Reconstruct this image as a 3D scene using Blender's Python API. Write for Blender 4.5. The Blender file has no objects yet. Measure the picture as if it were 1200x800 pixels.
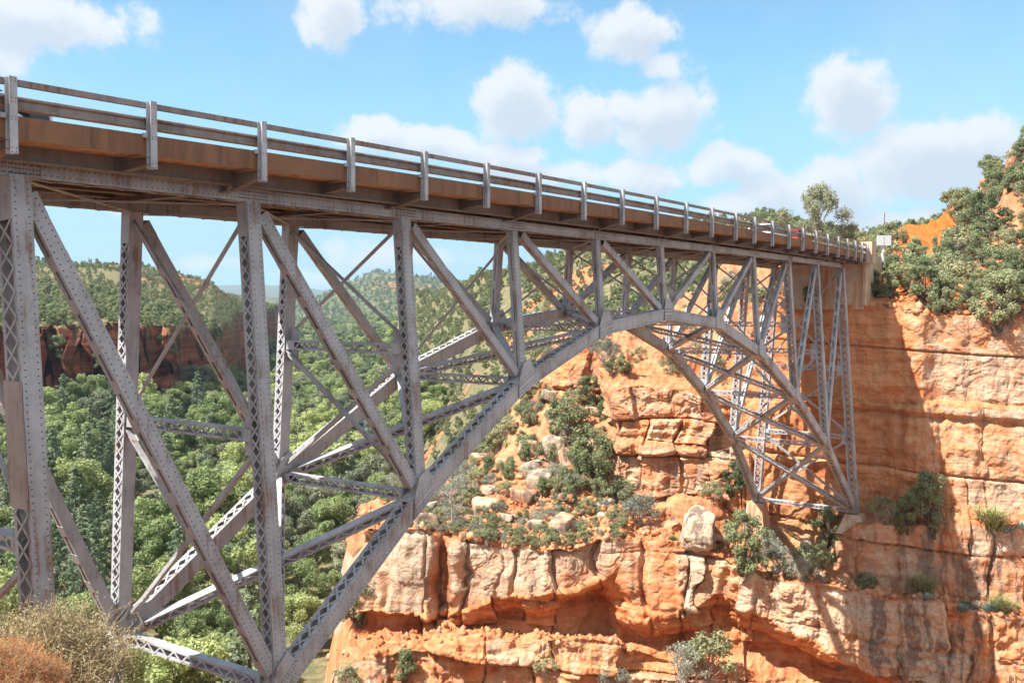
import bpy, math, random
import numpy as np
from mathutils import Vector

# ------------------------------------------------------------------ camera, world, sun, exposure
SC = bpy.context.scene
COL = SC.collection
CAM = np.array([-10.940, -19.183, -2.860])
YAW, PITCH, ROLL, FPX = 0.59240, -0.04060, 0.0017, 1104.14      # FPX: focal length for a 1200 px wide picture
_f = np.array([math.cos(PITCH)*math.cos(YAW), math.cos(PITCH)*math.sin(YAW), math.sin(PITCH)])
_r = np.array([math.sin(YAW), -math.cos(YAW), 0.0])
_u = np.cross(_r, _f)
_r, _u = _r*math.cos(ROLL)+_u*math.sin(ROLL), -_r*math.sin(ROLL)+_u*math.cos(ROLL)

def at(u, v, D):
    """world point seen in direction (u, v) of the 1200x800 photograph at depth D"""
    return CAM + D*(_f + (u-600)/FPX*_r - (v-400)/FPX*_u)
def direction(u, v):
    d = _f + (u-600)/FPX*_r - (v-400)/FPX*_u
    return d/np.linalg.norm(d)

cam_data = bpy.data.cameras.new('camera'); cam = bpy.data.objects.new('camera', cam_data); COL.objects.link(cam)
cam_data.sensor_width = 36.0; cam_data.lens = 36.0*FPX/1200.0
cam_data.clip_start = 0.1; cam_data.clip_end = 40000
from mathutils import Matrix
cam.matrix_world = Matrix(((_r[0], _u[0], -_f[0], CAM[0]), (_r[1], _u[1], -_f[1], CAM[1]), (_r[2], _u[2], -_f[2], CAM[2]), (0, 0, 0, 1)))
SC.camera = cam

SUN = np.array([-0.62, 0.33, 1.0]); SUN /= np.linalg.norm(SUN)
SUN_STRENGTH = 4.5
SKY_STRENGTH = 0.11
EXPOSURE = 1.42
sun_el = math.asin(SUN[2]); sun_rot = math.atan2(SUN[0], SUN[1])
sl = bpy.data.lights.new('sun', 'SUN'); so = bpy.data.objects.new('sun', sl); COL.objects.link(so)
sl.energy = SUN_STRENGTH; sl.angle = math.radians(0.53); sl.color = (1.0, 0.95, 0.87)
so.rotation_euler = Vector(SUN).to_track_quat('Z', 'Y').to_euler(); so.location = (0, 0, 60)

SC.render.engine = 'CYCLES'
SC.view_settings.view_transform = 'Standard'; SC.view_settings.look = 'None'
SC.view_settings.exposure = EXPOSURE; SC.view_settings.gamma = 1.0
SC.cycles.max_bounces = 5; SC.cycles.diffuse_bounces = 4; SC.cycles.glossy_bounces = 2
SC.cycles.transmission_bounces = 2; SC.cycles.transparent_max_bounces = 4; SC.cycles.volume_bounces = 0
SC.cycles.use_denoising = True
SC.cycles.use_adaptive_sampling = True; SC.cycles.adaptive_threshold = 0.02
SC.cycles.caustics_reflective = False; SC.cycles.caustics_refractive = False

class NT:
    """small helper to write node trees"""
    def __init__(self, nt): self.nt = nt; self.nt.nodes.clear()
    def n(self, typ, **kw):
        nd = self.nt.nodes.new(typ)
        for k, v in kw.items():
            if k.startswith('i_'):
                key = k[2:]; key = int(key) if key.isdigit() else key
                if isinstance(v, (bpy.types.NodeSocket,)): self.nt.links.new(v, nd.inputs[key])
                else: nd.inputs[key].default_value = v
            else: setattr(nd, k, v)
        return nd
    def l(self, a, b): self.nt.links.new(a, b)
    def math(self, op, a, b=None, clamp=False, c=None):
        nd = self.nt.nodes.new('ShaderNodeMath'); nd.operation = op; nd.use_clamp = clamp
        for i, x in enumerate((a, b, c)):
            if x is None: continue
            if isinstance(x, bpy.types.NodeSocket): self.nt.links.new(x, nd.inputs[i])
            else: nd.inputs[i].default_value = x
        return nd.outputs[0]
    def vmath(self, op, a, b=None, out=0):
        nd = self.nt.nodes.new('ShaderNodeVectorMath'); nd.operation = op
        for i, x in enumerate((a, b)):
            if x is None: continue
            if isinstance(x, bpy.types.NodeSocket): self.nt.links.new(x, nd.inputs[i])
            else: nd.inputs[i].default_value = x
        return nd.outputs[out]
    def mix(self, fac, a, b, blend='MIX'):
        nd = self.nt.nodes.new('ShaderNodeMix'); nd.data_type = 'RGBA'; nd.blend_type = blend
        for key, x in ((0, fac), (6, a), (7, b)):
            if isinstance(x, bpy.types.NodeSocket): self.nt.links.new(x, nd.inputs[key])
            else: nd.inputs[key].default_value = (x if key == 0 else (tuple(x)+(1,))[:4])
        return nd.outputs[2]
    def ramp(self, fac, lo, hi):
        nd = self.nt.nodes.new('ShaderNodeMapRange'); nd.interpolation_type = 'SMOOTHSTEP'
        self.nt.links.new(fac, nd.inputs[0]); nd.inputs[1].default_value = lo; nd.inputs[2].default_value = hi
        return nd.outputs[0]
    def noise(self, vec, scale, detail=4, rough=0.55, out=0):
        nd = self.nt.nodes.new('ShaderNodeTexNoise')
        if vec is not None: self.nt.links.new(vec, nd.inputs['Vector'])
        nd.inputs['Scale'].default_value = scale; nd.inputs['Detail'].default_value = detail; nd.inputs['Roughness'].default_value = rough
        return nd.outputs[out]

world = bpy.data.worlds.new('World'); SC.world = world; world.use_nodes = True
W = NT(world.node_tree)
sky = W.n('ShaderNodeTexSky', sky_type='NISHITA', sun_disc=False, sun_elevation=sun_el, sun_rotation=sun_rot,
          altitude=1300.0, air_density=1.0, dust_density=0.6, ozone_density=1.6)
tc = W.n('ShaderNodeTexCoord').outputs['Generated']
CLOUDS = [  # direction given as photograph pixels, radii in pixels, weight
    (30,18,150,42,1.0),(0,55,60,35,.8),(392,14,42,46,.95),(560,4,130,38,.85),(735,42,66,40,.95),(775,78,40,26,.6),
    (606,122,66,56,1.25),(690,142,46,44,1.0),(778,138,70,52,1.15),(738,120,46,24,.8),(762,202,66,26,1.0),(500,172,110,26,1.0),
    (428,160,50,24,1.0),(590,184,80,26,1.1),(850,190,56,30,1.1),(905,232,56,38,1.1),(978,226,62,50,1.2),(998,112,62,56,1.2),
    (1085,190,92,58,1.25),(1130,185,70,52,1.1),(1030,262,110,22,.9),(870,236,60,22,.9),(650,205,90,24,.8),(1165,222,60,34,.9),
    (470,300,140,26,.7),(250,312,90,14,.5),(360,320,80,20,.5),(150,252,60,8,.35)]
warp = W.noise(tc, 9.0, 5, 0.6, out=1)
wv = W.vmath('MULTIPLY', W.vmath('SUBTRACT', warp, (0.5, 0.5, 0.5)), (0.06, 0.06, 0.04))
dv = W.vmath('ADD', tc, wv)
def coverage(dv_, nvec):
    cov = None
    for (cu, cv, ru, rv, wt) in CLOUDS:
        c = direction(cu, cv)
        q = W.vmath('MULTIPLY', W.vmath('SUBTRACT', dv_, tuple(c)), (FPX/ru, FPX/ru, FPX/rv))
        fall = W.math('MULTIPLY', W.math('SUBTRACT', 1.0, W.vmath('LENGTH', q, out=1)), wt)
        cov = fall if cov is None else W.math('MAXIMUM', cov, fall)
    nz = W.noise(nvec, 24.0, 9, 0.66)
    return W.math('ADD', cov, W.math('MULTIPLY', W.math('SUBTRACT', nz, 0.5), 1.5))
body = coverage(dv, tc)
up_ = (-.006, .010, .019)                                  # a step towards the sun: what lies there shades the cloud
body2 = coverage(W.vmath('ADD', dv, up_), W.vmath('ADD', tc, up_))
mask = W.math('MULTIPLY', W.ramp(body, 0.06, 0.50), 0.94)
ccol = W.mix(W.ramp(body2, 0.05, 0.85), (3.2, 3.25, 3.3), (2.35, 2.6, 2.9))
veil = W.math('MULTIPLY', W.ramp(W.noise(tc, 3.2, 5, 0.6), 0.42, 0.75), 0.22)
graded = W.mix(1.0, sky.outputs[0], (.60, .80, .75), 'MULTIPLY')
sep = W.n('ShaderNodeSeparateXYZ'); W.l(tc, sep.inputs[0])
low = W.math('SUBTRACT', 1.0, W.ramp(sep.outputs[2], -0.02, 0.30))
skyv = W.mix(W.math('MULTIPLY', low, .9), graded, (1.35, 2.15, 2.8))
skyv = W.mix(veil, skyv, (2.7, 2.95, 3.2))
final = W.mix(mask, skyv, ccol)
# unseen bright cloud added behind the viewer, to lift the shaded sides
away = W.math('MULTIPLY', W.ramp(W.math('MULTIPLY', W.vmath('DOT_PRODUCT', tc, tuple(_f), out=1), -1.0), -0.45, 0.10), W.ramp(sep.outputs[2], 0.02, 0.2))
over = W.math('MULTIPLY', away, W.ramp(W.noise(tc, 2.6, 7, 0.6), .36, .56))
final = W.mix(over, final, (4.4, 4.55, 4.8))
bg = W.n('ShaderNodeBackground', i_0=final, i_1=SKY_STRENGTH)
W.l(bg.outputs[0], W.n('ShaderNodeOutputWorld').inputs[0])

# ------------------------------------------------------------------ helpers
def tag(o, label=None, cat=None, group=None, kind=None):
    if label: o['label'] = label
    if cat: o['category'] = cat
    if group: o['group'] = group
    if kind: o['kind'] = kind
    return o
def empty(name, loc=(0, 0, 0), rz=0.0):
    o = bpy.data.objects.new(name, None); COL.objects.link(o)
    o.location = loc; o.rotation_euler = (0, 0, rz); o.empty_display_size = 0.3
    return o
def link_mesh(name, verts, faces, mat, parent=None, smooth=False, attrs=None):
    me = bpy.data.meshes.new(name)
    verts = np.asarray(verts, dtype=np.float32)
    if isinstance(faces, np.ndarray):
        k = faces.shape[1]; nf = len(faces)
        me.vertices.add(len(verts)); me.vertices.foreach_set('co', verts.ravel())
        me.loops.add(nf*k); me.loops.foreach_set('vertex_index', faces.astype(np.int32).ravel())
        me.polygons.add(nf); me.polygons.foreach_set('loop_start', np.arange(0, nf*k, k, dtype=np.int32))
        me.polygons.foreach_set('loop_total', np.full(nf, k, dtype=np.int32))
        me.update(calc_edges=True)
    else:
        me.from_pydata([tuple(v) for v in verts], [], faces)
    if smooth: me.polygons.foreach_set('use_smooth', np.ones(len(me.polygons), dtype=bool))
    for an, av in (attrs or {}).items():
        a = me.attributes.new(an, 'FLOAT', 'POINT'); a.data.foreach_set('value', np.asarray(av, dtype=np.float32).ravel())
    me.materials.append(mat)
    o = bpy.data.objects.new(name, me); COL.objects.link(o)
    if parent: o.parent = parent
    return o
def unit(v): v = np.asarray(v, float); return v/np.linalg.norm(v)

class MB:
    """collects boxes, bars, tubes and plates and links them as one mesh"""
    def __init__(self): self.v = []; self.f = []; self.m1 = []
    def add(self, V, F):
        o = len(self.v); self.v.extend([tuple(p) for p in V]); self.f.extend([tuple(i+o for i in q) for q in F])
    def bar(self, A, B, a1, w1, a2, w2, off=(0, 0, 0)):
        A = np.asarray(A, float)+off; B = np.asarray(B, float)+off
        a1 = np.asarray(a1, float)*w1/2; a2 = np.asarray(a2, float)*w2/2
        V = [A-a1-a2, A+a1-a2, A+a1+a2, A-a1+a2, B-a1-a2, B+a1-a2, B+a1+a2, B-a1+a2]
        self.add(V, [(0, 3, 2, 1), (4, 5, 6, 7), (0, 1, 5, 4), (1, 2, 6, 5), (2, 3, 7, 6), (3, 0, 4, 7)])
    def box(self, x0, x1, y0, y1, z0, z1):
        self.bar(((x0), (y0+y1)/2, (z0+z1)/2), (x1, (y0+y1)/2, (z0+z1)/2), (0, 1, 0), y1-y0, (0, 0, 1), z1-z0)
    def rod(self, A, B, r0, r1=None, n=6):
        r1 = r0 if r1 is None else r1
        A = np.asarray(A, float); B = np.asarray(B, float); d = unit(B-A)
        p = unit(np.cross(d, (0, 0, 1) if abs(d[2]) < .9 else (1, 0, 0))); q = np.cross(d, p)
        V = []
        for C, r in ((A, r0), (B, r1)):
            for k in range(n):
                t = 2*math.pi*k/n; V.append(C+r*(math.cos(t)*p+math.sin(t)*q))
        F = [(k, (k+1) % n, n+(k+1) % n, n+k) for k in range(n)]
        F += [tuple(range(n-1, -1, -1)), tuple(range(n, 2*n))]
        self.add(V, F)
    def rivet(self, P, nrm, r=0.019):
        nrm = unit(nrm); p = unit(np.cross(nrm, (0, 0, 1) if abs(nrm[2]) < .9 else (1, 0, 0))); q = np.cross(nrm, p)
        P = np.asarray(P, float)
        V = [P+r*(math.cos(t)*p+math.sin(t)*q) for t in np.arange(5)*2*math.pi/5]
        V += [P+nrm*r*.7+r*.55*(math.cos(t)*p+math.sin(t)*q) for t in np.arange(5)*2*math.pi/5]
        n0 = len(self.f); self.add(V, [(k, (k+1) % 5, 5+(k+1) % 5, 5+k) for k in range(5)]+[(5, 6, 7, 8, 9)]); self.m1 += range(n0, n0+6)
    def prism(self, pts, d):
        """polygon pts (3D, planar) pushed along d"""
        n = len(pts); d = np.asarray(d, float)
        V = [np.asarray(p, float) for p in pts]+[np.asarray(p, float)+d for p in pts]
        self.add(V, [tuple(range(n-1, -1, -1)), tuple(range(n, 2*n))]+[(k, (k+1) % n, n+(k+1) % n, n+k) for k in range(n)])
    def build(self, name, mat, parent=None, smooth=False):
        o = link_mesh(name, self.v, self.f, mat, parent, smooth)
        if self.m1:
            o.data.materials.append(M['rivet']); mi = np.zeros(len(self.f), dtype=np.int32); mi[self.m1] = 1
            o.data.polygons.foreach_set('material_index', mi)
        return o

# numpy noise
def _hash(i, j, k, seed):
    with np.errstate(over='ignore'):
        h = (i.astype(np.uint32)*np.uint32(374761393) + j.astype(np.uint32)*np.uint32(668265263)
             + k.astype(np.uint32)*np.uint32(2147483647) + np.uint32((seed*974711) & 0xffffffff))
        h = (h ^ (h >> np.uint32(13)))*np.uint32(1274126177)
        h = (h ^ (h >> np.uint32(15)))*np.uint32(2246822519)
        h = h ^ (h >> np.uint32(16))
    return h.astype(np.float64)/4294967295.0
def vnoise(x, y, z, seed=0):
    x = np.asarray(x, float); y = np.asarray(y, float)*np.ones_like(x); z = np.asarray(z, float)*np.ones_like(x)
    i = np.floor(x).astype(np.int64); j = np.floor(y).astype(np.int64); k = np.floor(z).astype(np.int64)
    fx, fy, fz = x-i, y-j, z-k
    fx = fx*fx*(3-2*fx); fy = fy*fy*(3-2*fy); fz = fz*fz*(3-2*fz)
    r = 0
    for a in (0, 1):
        for b in (0, 1):
            for c in (0, 1):
                r = r + _hash(i+a, j+b, k+c, seed)*(fx if a else 1-fx)*(fy if b else 1-fy)*(fz if c else 1-fz)
    return r
def fbm(x, y, z, oct=4, seed=0, gain=.5):
    s = 0; a = 1; t = 0
    for o in range(oct):
        s = s+a*(vnoise(x*2**o, y*2**o, z*2**o, seed+o*17)-.5); t += a; a *= gain
    return s/t*2
def h1(i, seed=0):
    i = np.asarray(i); return _hash(i.astype(np.int64), np.zeros_like(i).astype(np.int64), np.zeros_like(i).astype(np.int64), seed)
def h2(i, j, seed=0):
    i = np.asarray(i); return _hash(i.astype(np.int64), np.asarray(j).astype(np.int64), np.zeros_like(i).astype(np.int64), seed)
def sstep(a, b, x):
    t = np.clip((x-a)/(b-a), 0, 1); return t*t*(3-2*t)

# ------------------------------------------------------------------ materials
def new_mat(name):
    m = bpy.data.materials.new(name); m.use_nodes = True
    return m, NT(m.node_tree)
def finish(T, color, rough=0.8, bump=None, bstr=0.3, bdist=0.05, spec=0.3, metal=0.0):
    p = T.n('ShaderNodeBsdfPrincipled')
    if isinstance(color, bpy.types.NodeSocket): T.l(color, p.inputs['Base Color'])
    else: p.inputs['Base Color'].default_value = (*color, 1)
    if isinstance(rough, bpy.types.NodeSocket): T.l(rough, p.inputs['Roughness'])
    else: p.inputs['Roughness'].default_value = rough
    p.inputs['Specular IOR Level'].default_value = spec; p.inputs['Metallic'].default_value = metal
    if bump is not None:
        b = T.n('ShaderNodeBump', i_Strength=bstr, i_Distance=bdist); T.l(bump, b.inputs['Height']); T.l(b.outputs[0], p.inputs['Normal'])
    T.l(p.outputs[0], T.n('ShaderNodeOutputMaterial').inputs[0])
    return p

def steel_material(name, base, rust=0.25, seed=0.0):
    m, T = new_mat(name)
    g = T.n('ShaderNodeNewGeometry').outputs['Position']
    pos = T.vmath('ADD', g, (seed, seed*2, seed*3))
    n1 = T.noise(pos, 0.9, 6, 0.65); n2 = T.noise(pos, 7.0, 5, 0.6)
    streak = T.noise(T.vmath('MULTIPLY', pos, (5, 5, .35)), 1.6, 4, 0.6)
    c = T.mix(T.ramp(n1, .35, .68), base, tuple(x*.72 for x in base))
    c = T.mix(T.math('MULTIPLY', T.ramp(n2, .5, .75), .35), c, (base[0]*1.25, base[1]*1.22, base[2]*1.2))
    rmask = T.math('MULTIPLY', T.ramp(T.math('ADD', T.math('MULTIPLY', streak, .6), T.math('MULTIPLY', n1, .55)), .60, .74), rust*2.2, clamp=True)
    c = T.mix(T.math('MULTIPLY', T.ramp(T.noise(T.vmath('MULTIPLY', pos, (3.2, 3.2, .25)), 1.1, 5, .7), .47, .66), min(1.0, rust*1.1)), c, tuple(x*.5 for x in base))
    c = T.mix(rmask, c, (.20, .085, .035))
    spot = T.math('MULTIPLY', T.ramp(T.noise(pos, 22.0, 3, .7), .66, .72), rust*1.6, clamp=True)
    c = T.mix(spot, c, (.11, .05, .03))
    finish(T, c, T.math('ADD', .42, T.math('MULTIPLY', n2, .3)), n2, .12, .01, spec=.4)
    return m
M = {}
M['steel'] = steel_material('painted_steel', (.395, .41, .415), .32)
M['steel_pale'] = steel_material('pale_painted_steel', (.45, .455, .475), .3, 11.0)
M['galv'] = steel_material('galvanised_steel', (.44, .44, .44), .2, 23.0)
M['rail'] = steel_material('weathered_rail_steel', (.27, .22, .19), .6, 5.0)
M['fascia'] = steel_material('rusty_fascia_steel', (.23, .105, .045), .8, 31.0)
M['stringer'] = steel_material('taupe_stringer_steel', (.215, .17, .135), .5, 41.0)
M['rivet'] = steel_material('painted_shade_rivets', (.12, .105, .105), .3, 3.0)  # rivet heads coloured dark in place of the shading around them
M['rust'] = steel_material('rusty_plate_steel', (.34, .30, .27), .6, 53.0)

def concrete_material():
    m, T = new_mat('stained_concrete')
    g = T.n('ShaderNodeNewGeometry').outputs['Position']
    n1 = T.noise(g, .8, 6, .6); st = T.noise(T.vmath('MULTIPLY', g, (2.2, 2.2, .18)), 1.3, 4, .6)
    c = T.mix(T.ramp(n1, .3, .7), (.42, .31, .2), (.5, .42, .31))
    c = T.mix(T.math('MULTIPLY', T.ramp(st, .48, .66), .75), c, (.42, .15, .05))
    c = T.mix(T.math('MULTIPLY', T.ramp(T.noise(g, 4, 4, .6), .55, .7), .3), c, (.2, .14, .1))
    finish(T, c, .9, T.noise(g, 12, 5, .6), .3, .03, spec=.15)
    return m
M['concrete'] = concrete_material()
def plain(name, col, rough=.6, var=.25, scale=3.0, metal=0, spec=.3):
    m, T = new_mat(name)
    g = T.n('ShaderNodeTexCoord').outputs['Object']
    n = T.noise(g, scale, 5, .6)
    c = T.mix(n, tuple(x*(1-var) for x in col), tuple(min(1, x*(1+var)) for x in col))
    finish(T, c, rough, n, .1, .01, spec=spec, metal=metal)
    return m
M['asphalt'] = plain('asphalt', (.05, .05, .05), .9, .3, 6)
M['yellow'] = plain('yellow_road_paint', (.6, .4, .05), .7, .2, 6)
M['car_dark'] = plain('dark_car_paint', (.02, .025, .045), .25, .05, 1, spec=.5)
M['car_red'] = plain('red_car_paint', (.55, .04, .02), .3, .05, 1, spec=.5)
M['car_white'] = plain('white_car_paint', (.75, .75, .75), .3, .03, 1, spec=.5)
M['glass'] = plain('car_glass', (.02, .025, .03), .08, .02, 1, spec=.6)
M['tyre'] = plain('tyre_rubber', (.02, .02, .02), .9, .1, 4)
M['chrome'] = plain('bright_metal', (.6, .6, .6), .3, .05, 3, metal=.9)
M['lamp_red'] = plain('red_lamp_plastic', (.6, .03, .02), .3, .05, 3)
M['lamp_clear'] = plain('clear_lamp_plastic', (.7, .7, .68), .2, .05, 3)
M['sign'] = plain('grey_sign_metal', (.5, .51, .5), .5, .1, 4)
M['bark'] = plain('bark', (.13, .10, .08), .95, .4, 8)
M['bark_pale'] = plain('grey_dead_wood', (.33, .29, .25), .95, .3, 8)

def leaf_material(name, dark, light, dry=(.2, .17, .07), drymix=.12, trans=.25):
    m, T = new_mat(name)
    oi = T.n('ShaderNodeObjectInfo')
    tone = T.n('ShaderNodeAttribute', attribute_name='tone').outputs['Fac']
    c = T.mix(tone, dark, light)
    c = T.mix(T.math('MULTIPLY', T.ramp(oi.outputs['Random'], .3, 1.0), .65), c, tuple((a*.5+b*.9) for a, b in zip(light, dry)))
    c = T.mix(T.math('MULTIPLY', T.ramp(T.math('FRACT', T.math('MULTIPLY', tone, 7.3)), .7, 1.0), drymix*2), c, dry)
    c = T.mix(T.math('MULTIPLY', T.ramp(T.math('FRACT', T.math('MULTIPLY', oi.outputs['Random'], 13.7)), .5, 1.0), .4), c, tuple(x*.6 for x in dark))
    p = T.n('ShaderNodeBsdfPrincipled', i_Roughness=.65); T.l(c, p.inputs['Base Color']); p.inputs['Specular IOR Level'].default_value = .25
    tr = T.n('ShaderNodeBsdfTranslucent'); T.l(c, tr.inputs[0])
    mx = T.n('ShaderNodeMixShader', i_0=trans); T.l(p.outputs[0], mx.inputs[1]); T.l(tr.outputs[0], mx.inputs[2])
    T.l(mx.outputs[0], T.n('ShaderNodeOutputMaterial').inputs[0])
    return m
M['leaf_broad'] = leaf_material('broad_leaf_foliage', (.165, .225, .09), (.33, .40, .175), (.40, .40, .16), .12, .38)
M['leaf_juniper'] = leaf_material('juniper_foliage', (.125, .165, .08), (.27, .31, .155), (.25, .23, .12), .12, .3)
M['leaf_conifer'] = leaf_material('conifer_foliage', (.10, .15, .085), (.215, .275, .165), (.2, .2, .11), .08, .3)
M['leaf_sage'] = leaf_material('sage_foliage', (.19, .215, .165), (.33, .35, .285), (.34, .31, .22), .12, .3)
M['leaf_shrub'] = leaf_material('scrub_foliage', (.15, .18, .09), (.30, .33, .175), (.34, .28, .16), .2, .3)
M['leaf_dry'] = leaf_material('dry_brush', (.25, .20, .10), (.46, .40, .23), (.45, .26, .09), .3, .15)
M['leaf_agave'] = leaf_material('agave_blades', (.16, .22, .2), (.27, .34, .32), (.3, .3, .22), .02, .05)
M['leaf_grass'] = leaf_material('grass_blades', (.2, .21, .08), (.36, .36, .16), (.4, .33, .16), .2)

def rock_material():
    m, T = new_mat('red_sandstone')
    g = T.n('ShaderNodeNewGeometry').outputs['Position']
    rock = T.n('ShaderNodeAttribute', attribute_name='rock').outputs['Fac']
    pale = T.n('ShaderNodeAttribute', attribute_name='pale').outputs['Fac']
    varn = T.n('ShaderNodeAttribute', attribute_name='varnish_shade').outputs['Fac']
    w = T.noise(g, .35, 4, .6, out=1)
    gw = T.vmath('ADD', g, T.vmath('MULTIPLY', w, (1.2, 1.2, .5)))
    strata = T.noise(T.vmath('MULTIPLY', gw, (.05, .05, 1.0)), 1.5, 5, .62)
    big = T.noise(g, .22, 5, .6); mid = T.noise(g, 1.1, 6, .65); fine = T.noise(g, 6.0, 6, .7)
    c = T.mix(T.ramp(strata, .36, .62), (.43, .135, .05), (.54, .25, .11))
    c = T.mix(T.math('MULTIPLY', T.ramp(mid, .42, .66), .55), c, (.56, .32, .17))
    pm = T.ramp(T.math('ADD', pale, T.math('MULTIPLY', T.math('SUBTRACT', mid, .5), 1.2)), .20, .84)
    pc = T.mix(T.ramp(fine, .35, .65), (.385, .285, .20), (.51, .405, .295))
    c = T.mix(pm, c, pc)
    # desert varnish: dark streaks running down the faces, and the notch's painted shadow
    st = T.noise(T.vmath('MULTIPLY', gw, (1.0, 1.0, .11)), 1.25, 5, .62)
    vm = T.math('MULTIPLY', T.ramp(T.math('ADD', st, T.math('MULTIPLY', T.math('SUBTRACT', big, .5), .5)), .47, .61), varn)
    c = T.mix(T.math('MULTIPLY', vm, .85), c, (.13, .095, .08))
    lich = T.math('MULTIPLY', T.math('MULTIPLY', T.ramp(T.noise(g, 3.2, 5, .7), .58, .66), varn), .6)
    c = T.mix(lich, c, (.33, .29, .25))
    # soil
    s = T.mix(T.ramp(mid, .35, .65), (.34, .115, .05), (.43, .20, .105))
    s = T.mix(T.math('MULTIPLY', T.ramp(fine, .52, .68), .6), s, (.50, .33, .22))
    s = T.mix(T.math('MULTIPLY', T.ramp(big, .5, .62), .4), s, (.36, .30, .14))
    och = T.n('ShaderNodeAttribute', attribute_name='ochre').outputs['Fac']
    s = T.mix(och, s, T.mix(T.ramp(mid, .35, .65), (.40, .085, .014), (.48, .14, .03)))
    c = T.mix(rock, s, c)
    hgt = T.math('ADD', T.math('ADD', T.math('MULTIPLY', mid, .3), T.math('MULTIPLY', T.noise(T.vmath('MULTIPLY', gw, (.25, .25, 2.2)), 2.2, 6, .7), .55)), T.math('ADD', T.math('MULTIPLY', fine, .3), T.math('MULTIPLY', T.noise(g, 22, 4, .7), .12)))
    crack = T.n('ShaderNodeTexVoronoi', feature='DISTANCE_TO_EDGE', i_Scale=.9); T.l(T.vmath('MULTIPLY', gw, (.8, .8, 1.6)), crack.inputs['Vector'])
    hgt = T.math('ADD', hgt, T.math('MULTIPLY', T.ramp(crack.outputs[0], 0, .045), .25))
    finish(T, c, .92, hgt, .8, .16, spec=.12)
    return m
M['rock'] = rock_material()

def ground_material():
    m, T = new_mat('dry_hillside_ground')
    g = T.n('ShaderNodeNewGeometry').outputs['Position']
    red = T.n('ShaderNodeAttribute', attribute_name='red').outputs['Fac']
    cl = T.n('ShaderNodeAttribute', attribute_name='cliff').outputs['Fac']
    far = T.n('ShaderNodeAttribute', attribute_name='wooded').outputs['Fac']
    n1 = T.noise(g, .035, 6, .6); n2 = T.noise(g, .25, 5, .65); n3 = T.noise(g, 1.4, 5, .7)
    grass = T.mix(T.ramp(n2, .35, .65), (.155, .135, .075), (.24, .18, .105))
    grass = T.mix(T.math('MULTIPLY', T.ramp(T.noise(g, .9, 6, .75), .46, .56), .8), grass, (.085, .11, .05))
    soil = T.mix(T.ramp(n3, .35, .65), (.34, .12, .05), (.44, .22, .115))
    rm = T.ramp(T.math('ADD', red, T.math('MULTIPLY', T.math('SUBTRACT', n2, .5), 1.3)), .42, .62)
    c = T.mix(rm, grass, soil)
    tree = T.n('ShaderNodeTexVoronoi', i_Scale=.085); T.l(g, tree.inputs['Vector'])
    fm = T.math('MULTIPLY', far, T.ramp(T.math('ADD', T.math('MULTIPLY', n2, .5), T.math('SUBTRACT', .75, tree.outputs[0])), .30, .5))
    c = T.mix(fm, c, (.055, .075, .035))
    z = T.noise(T.vmath('MULTIPLY', g, (.03, .03, .55)), 1.4, 5, .6)
    wall = T.mix(T.ramp(z, .4, .62), (.135, .04, .02), (.28, .10, .05))
    st = T.noise(T.vmath('MULTIPLY', g, (.35, .35, .03)), 1.3, 4, .6)
    wall = T.mix(T.math('MULTIPLY', T.ramp(st, .5, .65), .6), wall, (.10, .055, .045))
    c = T.mix(cl, c, wall)
    finish(T, c, .95, T.math('ADD', n3, n2), .6, .6, spec=.1)
    return m
M['ground'] = ground_material()
def water_material():
    m, T = new_mat('creek_water')
    g = T.n('ShaderNodeNewGeometry').outputs['Position']
    finish(T, (.05, .07, .06), .12, T.noise(g, 2.5, 4, .6), .2, .05, spec=.5)
    return m
M['water'] = water_material()
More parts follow.
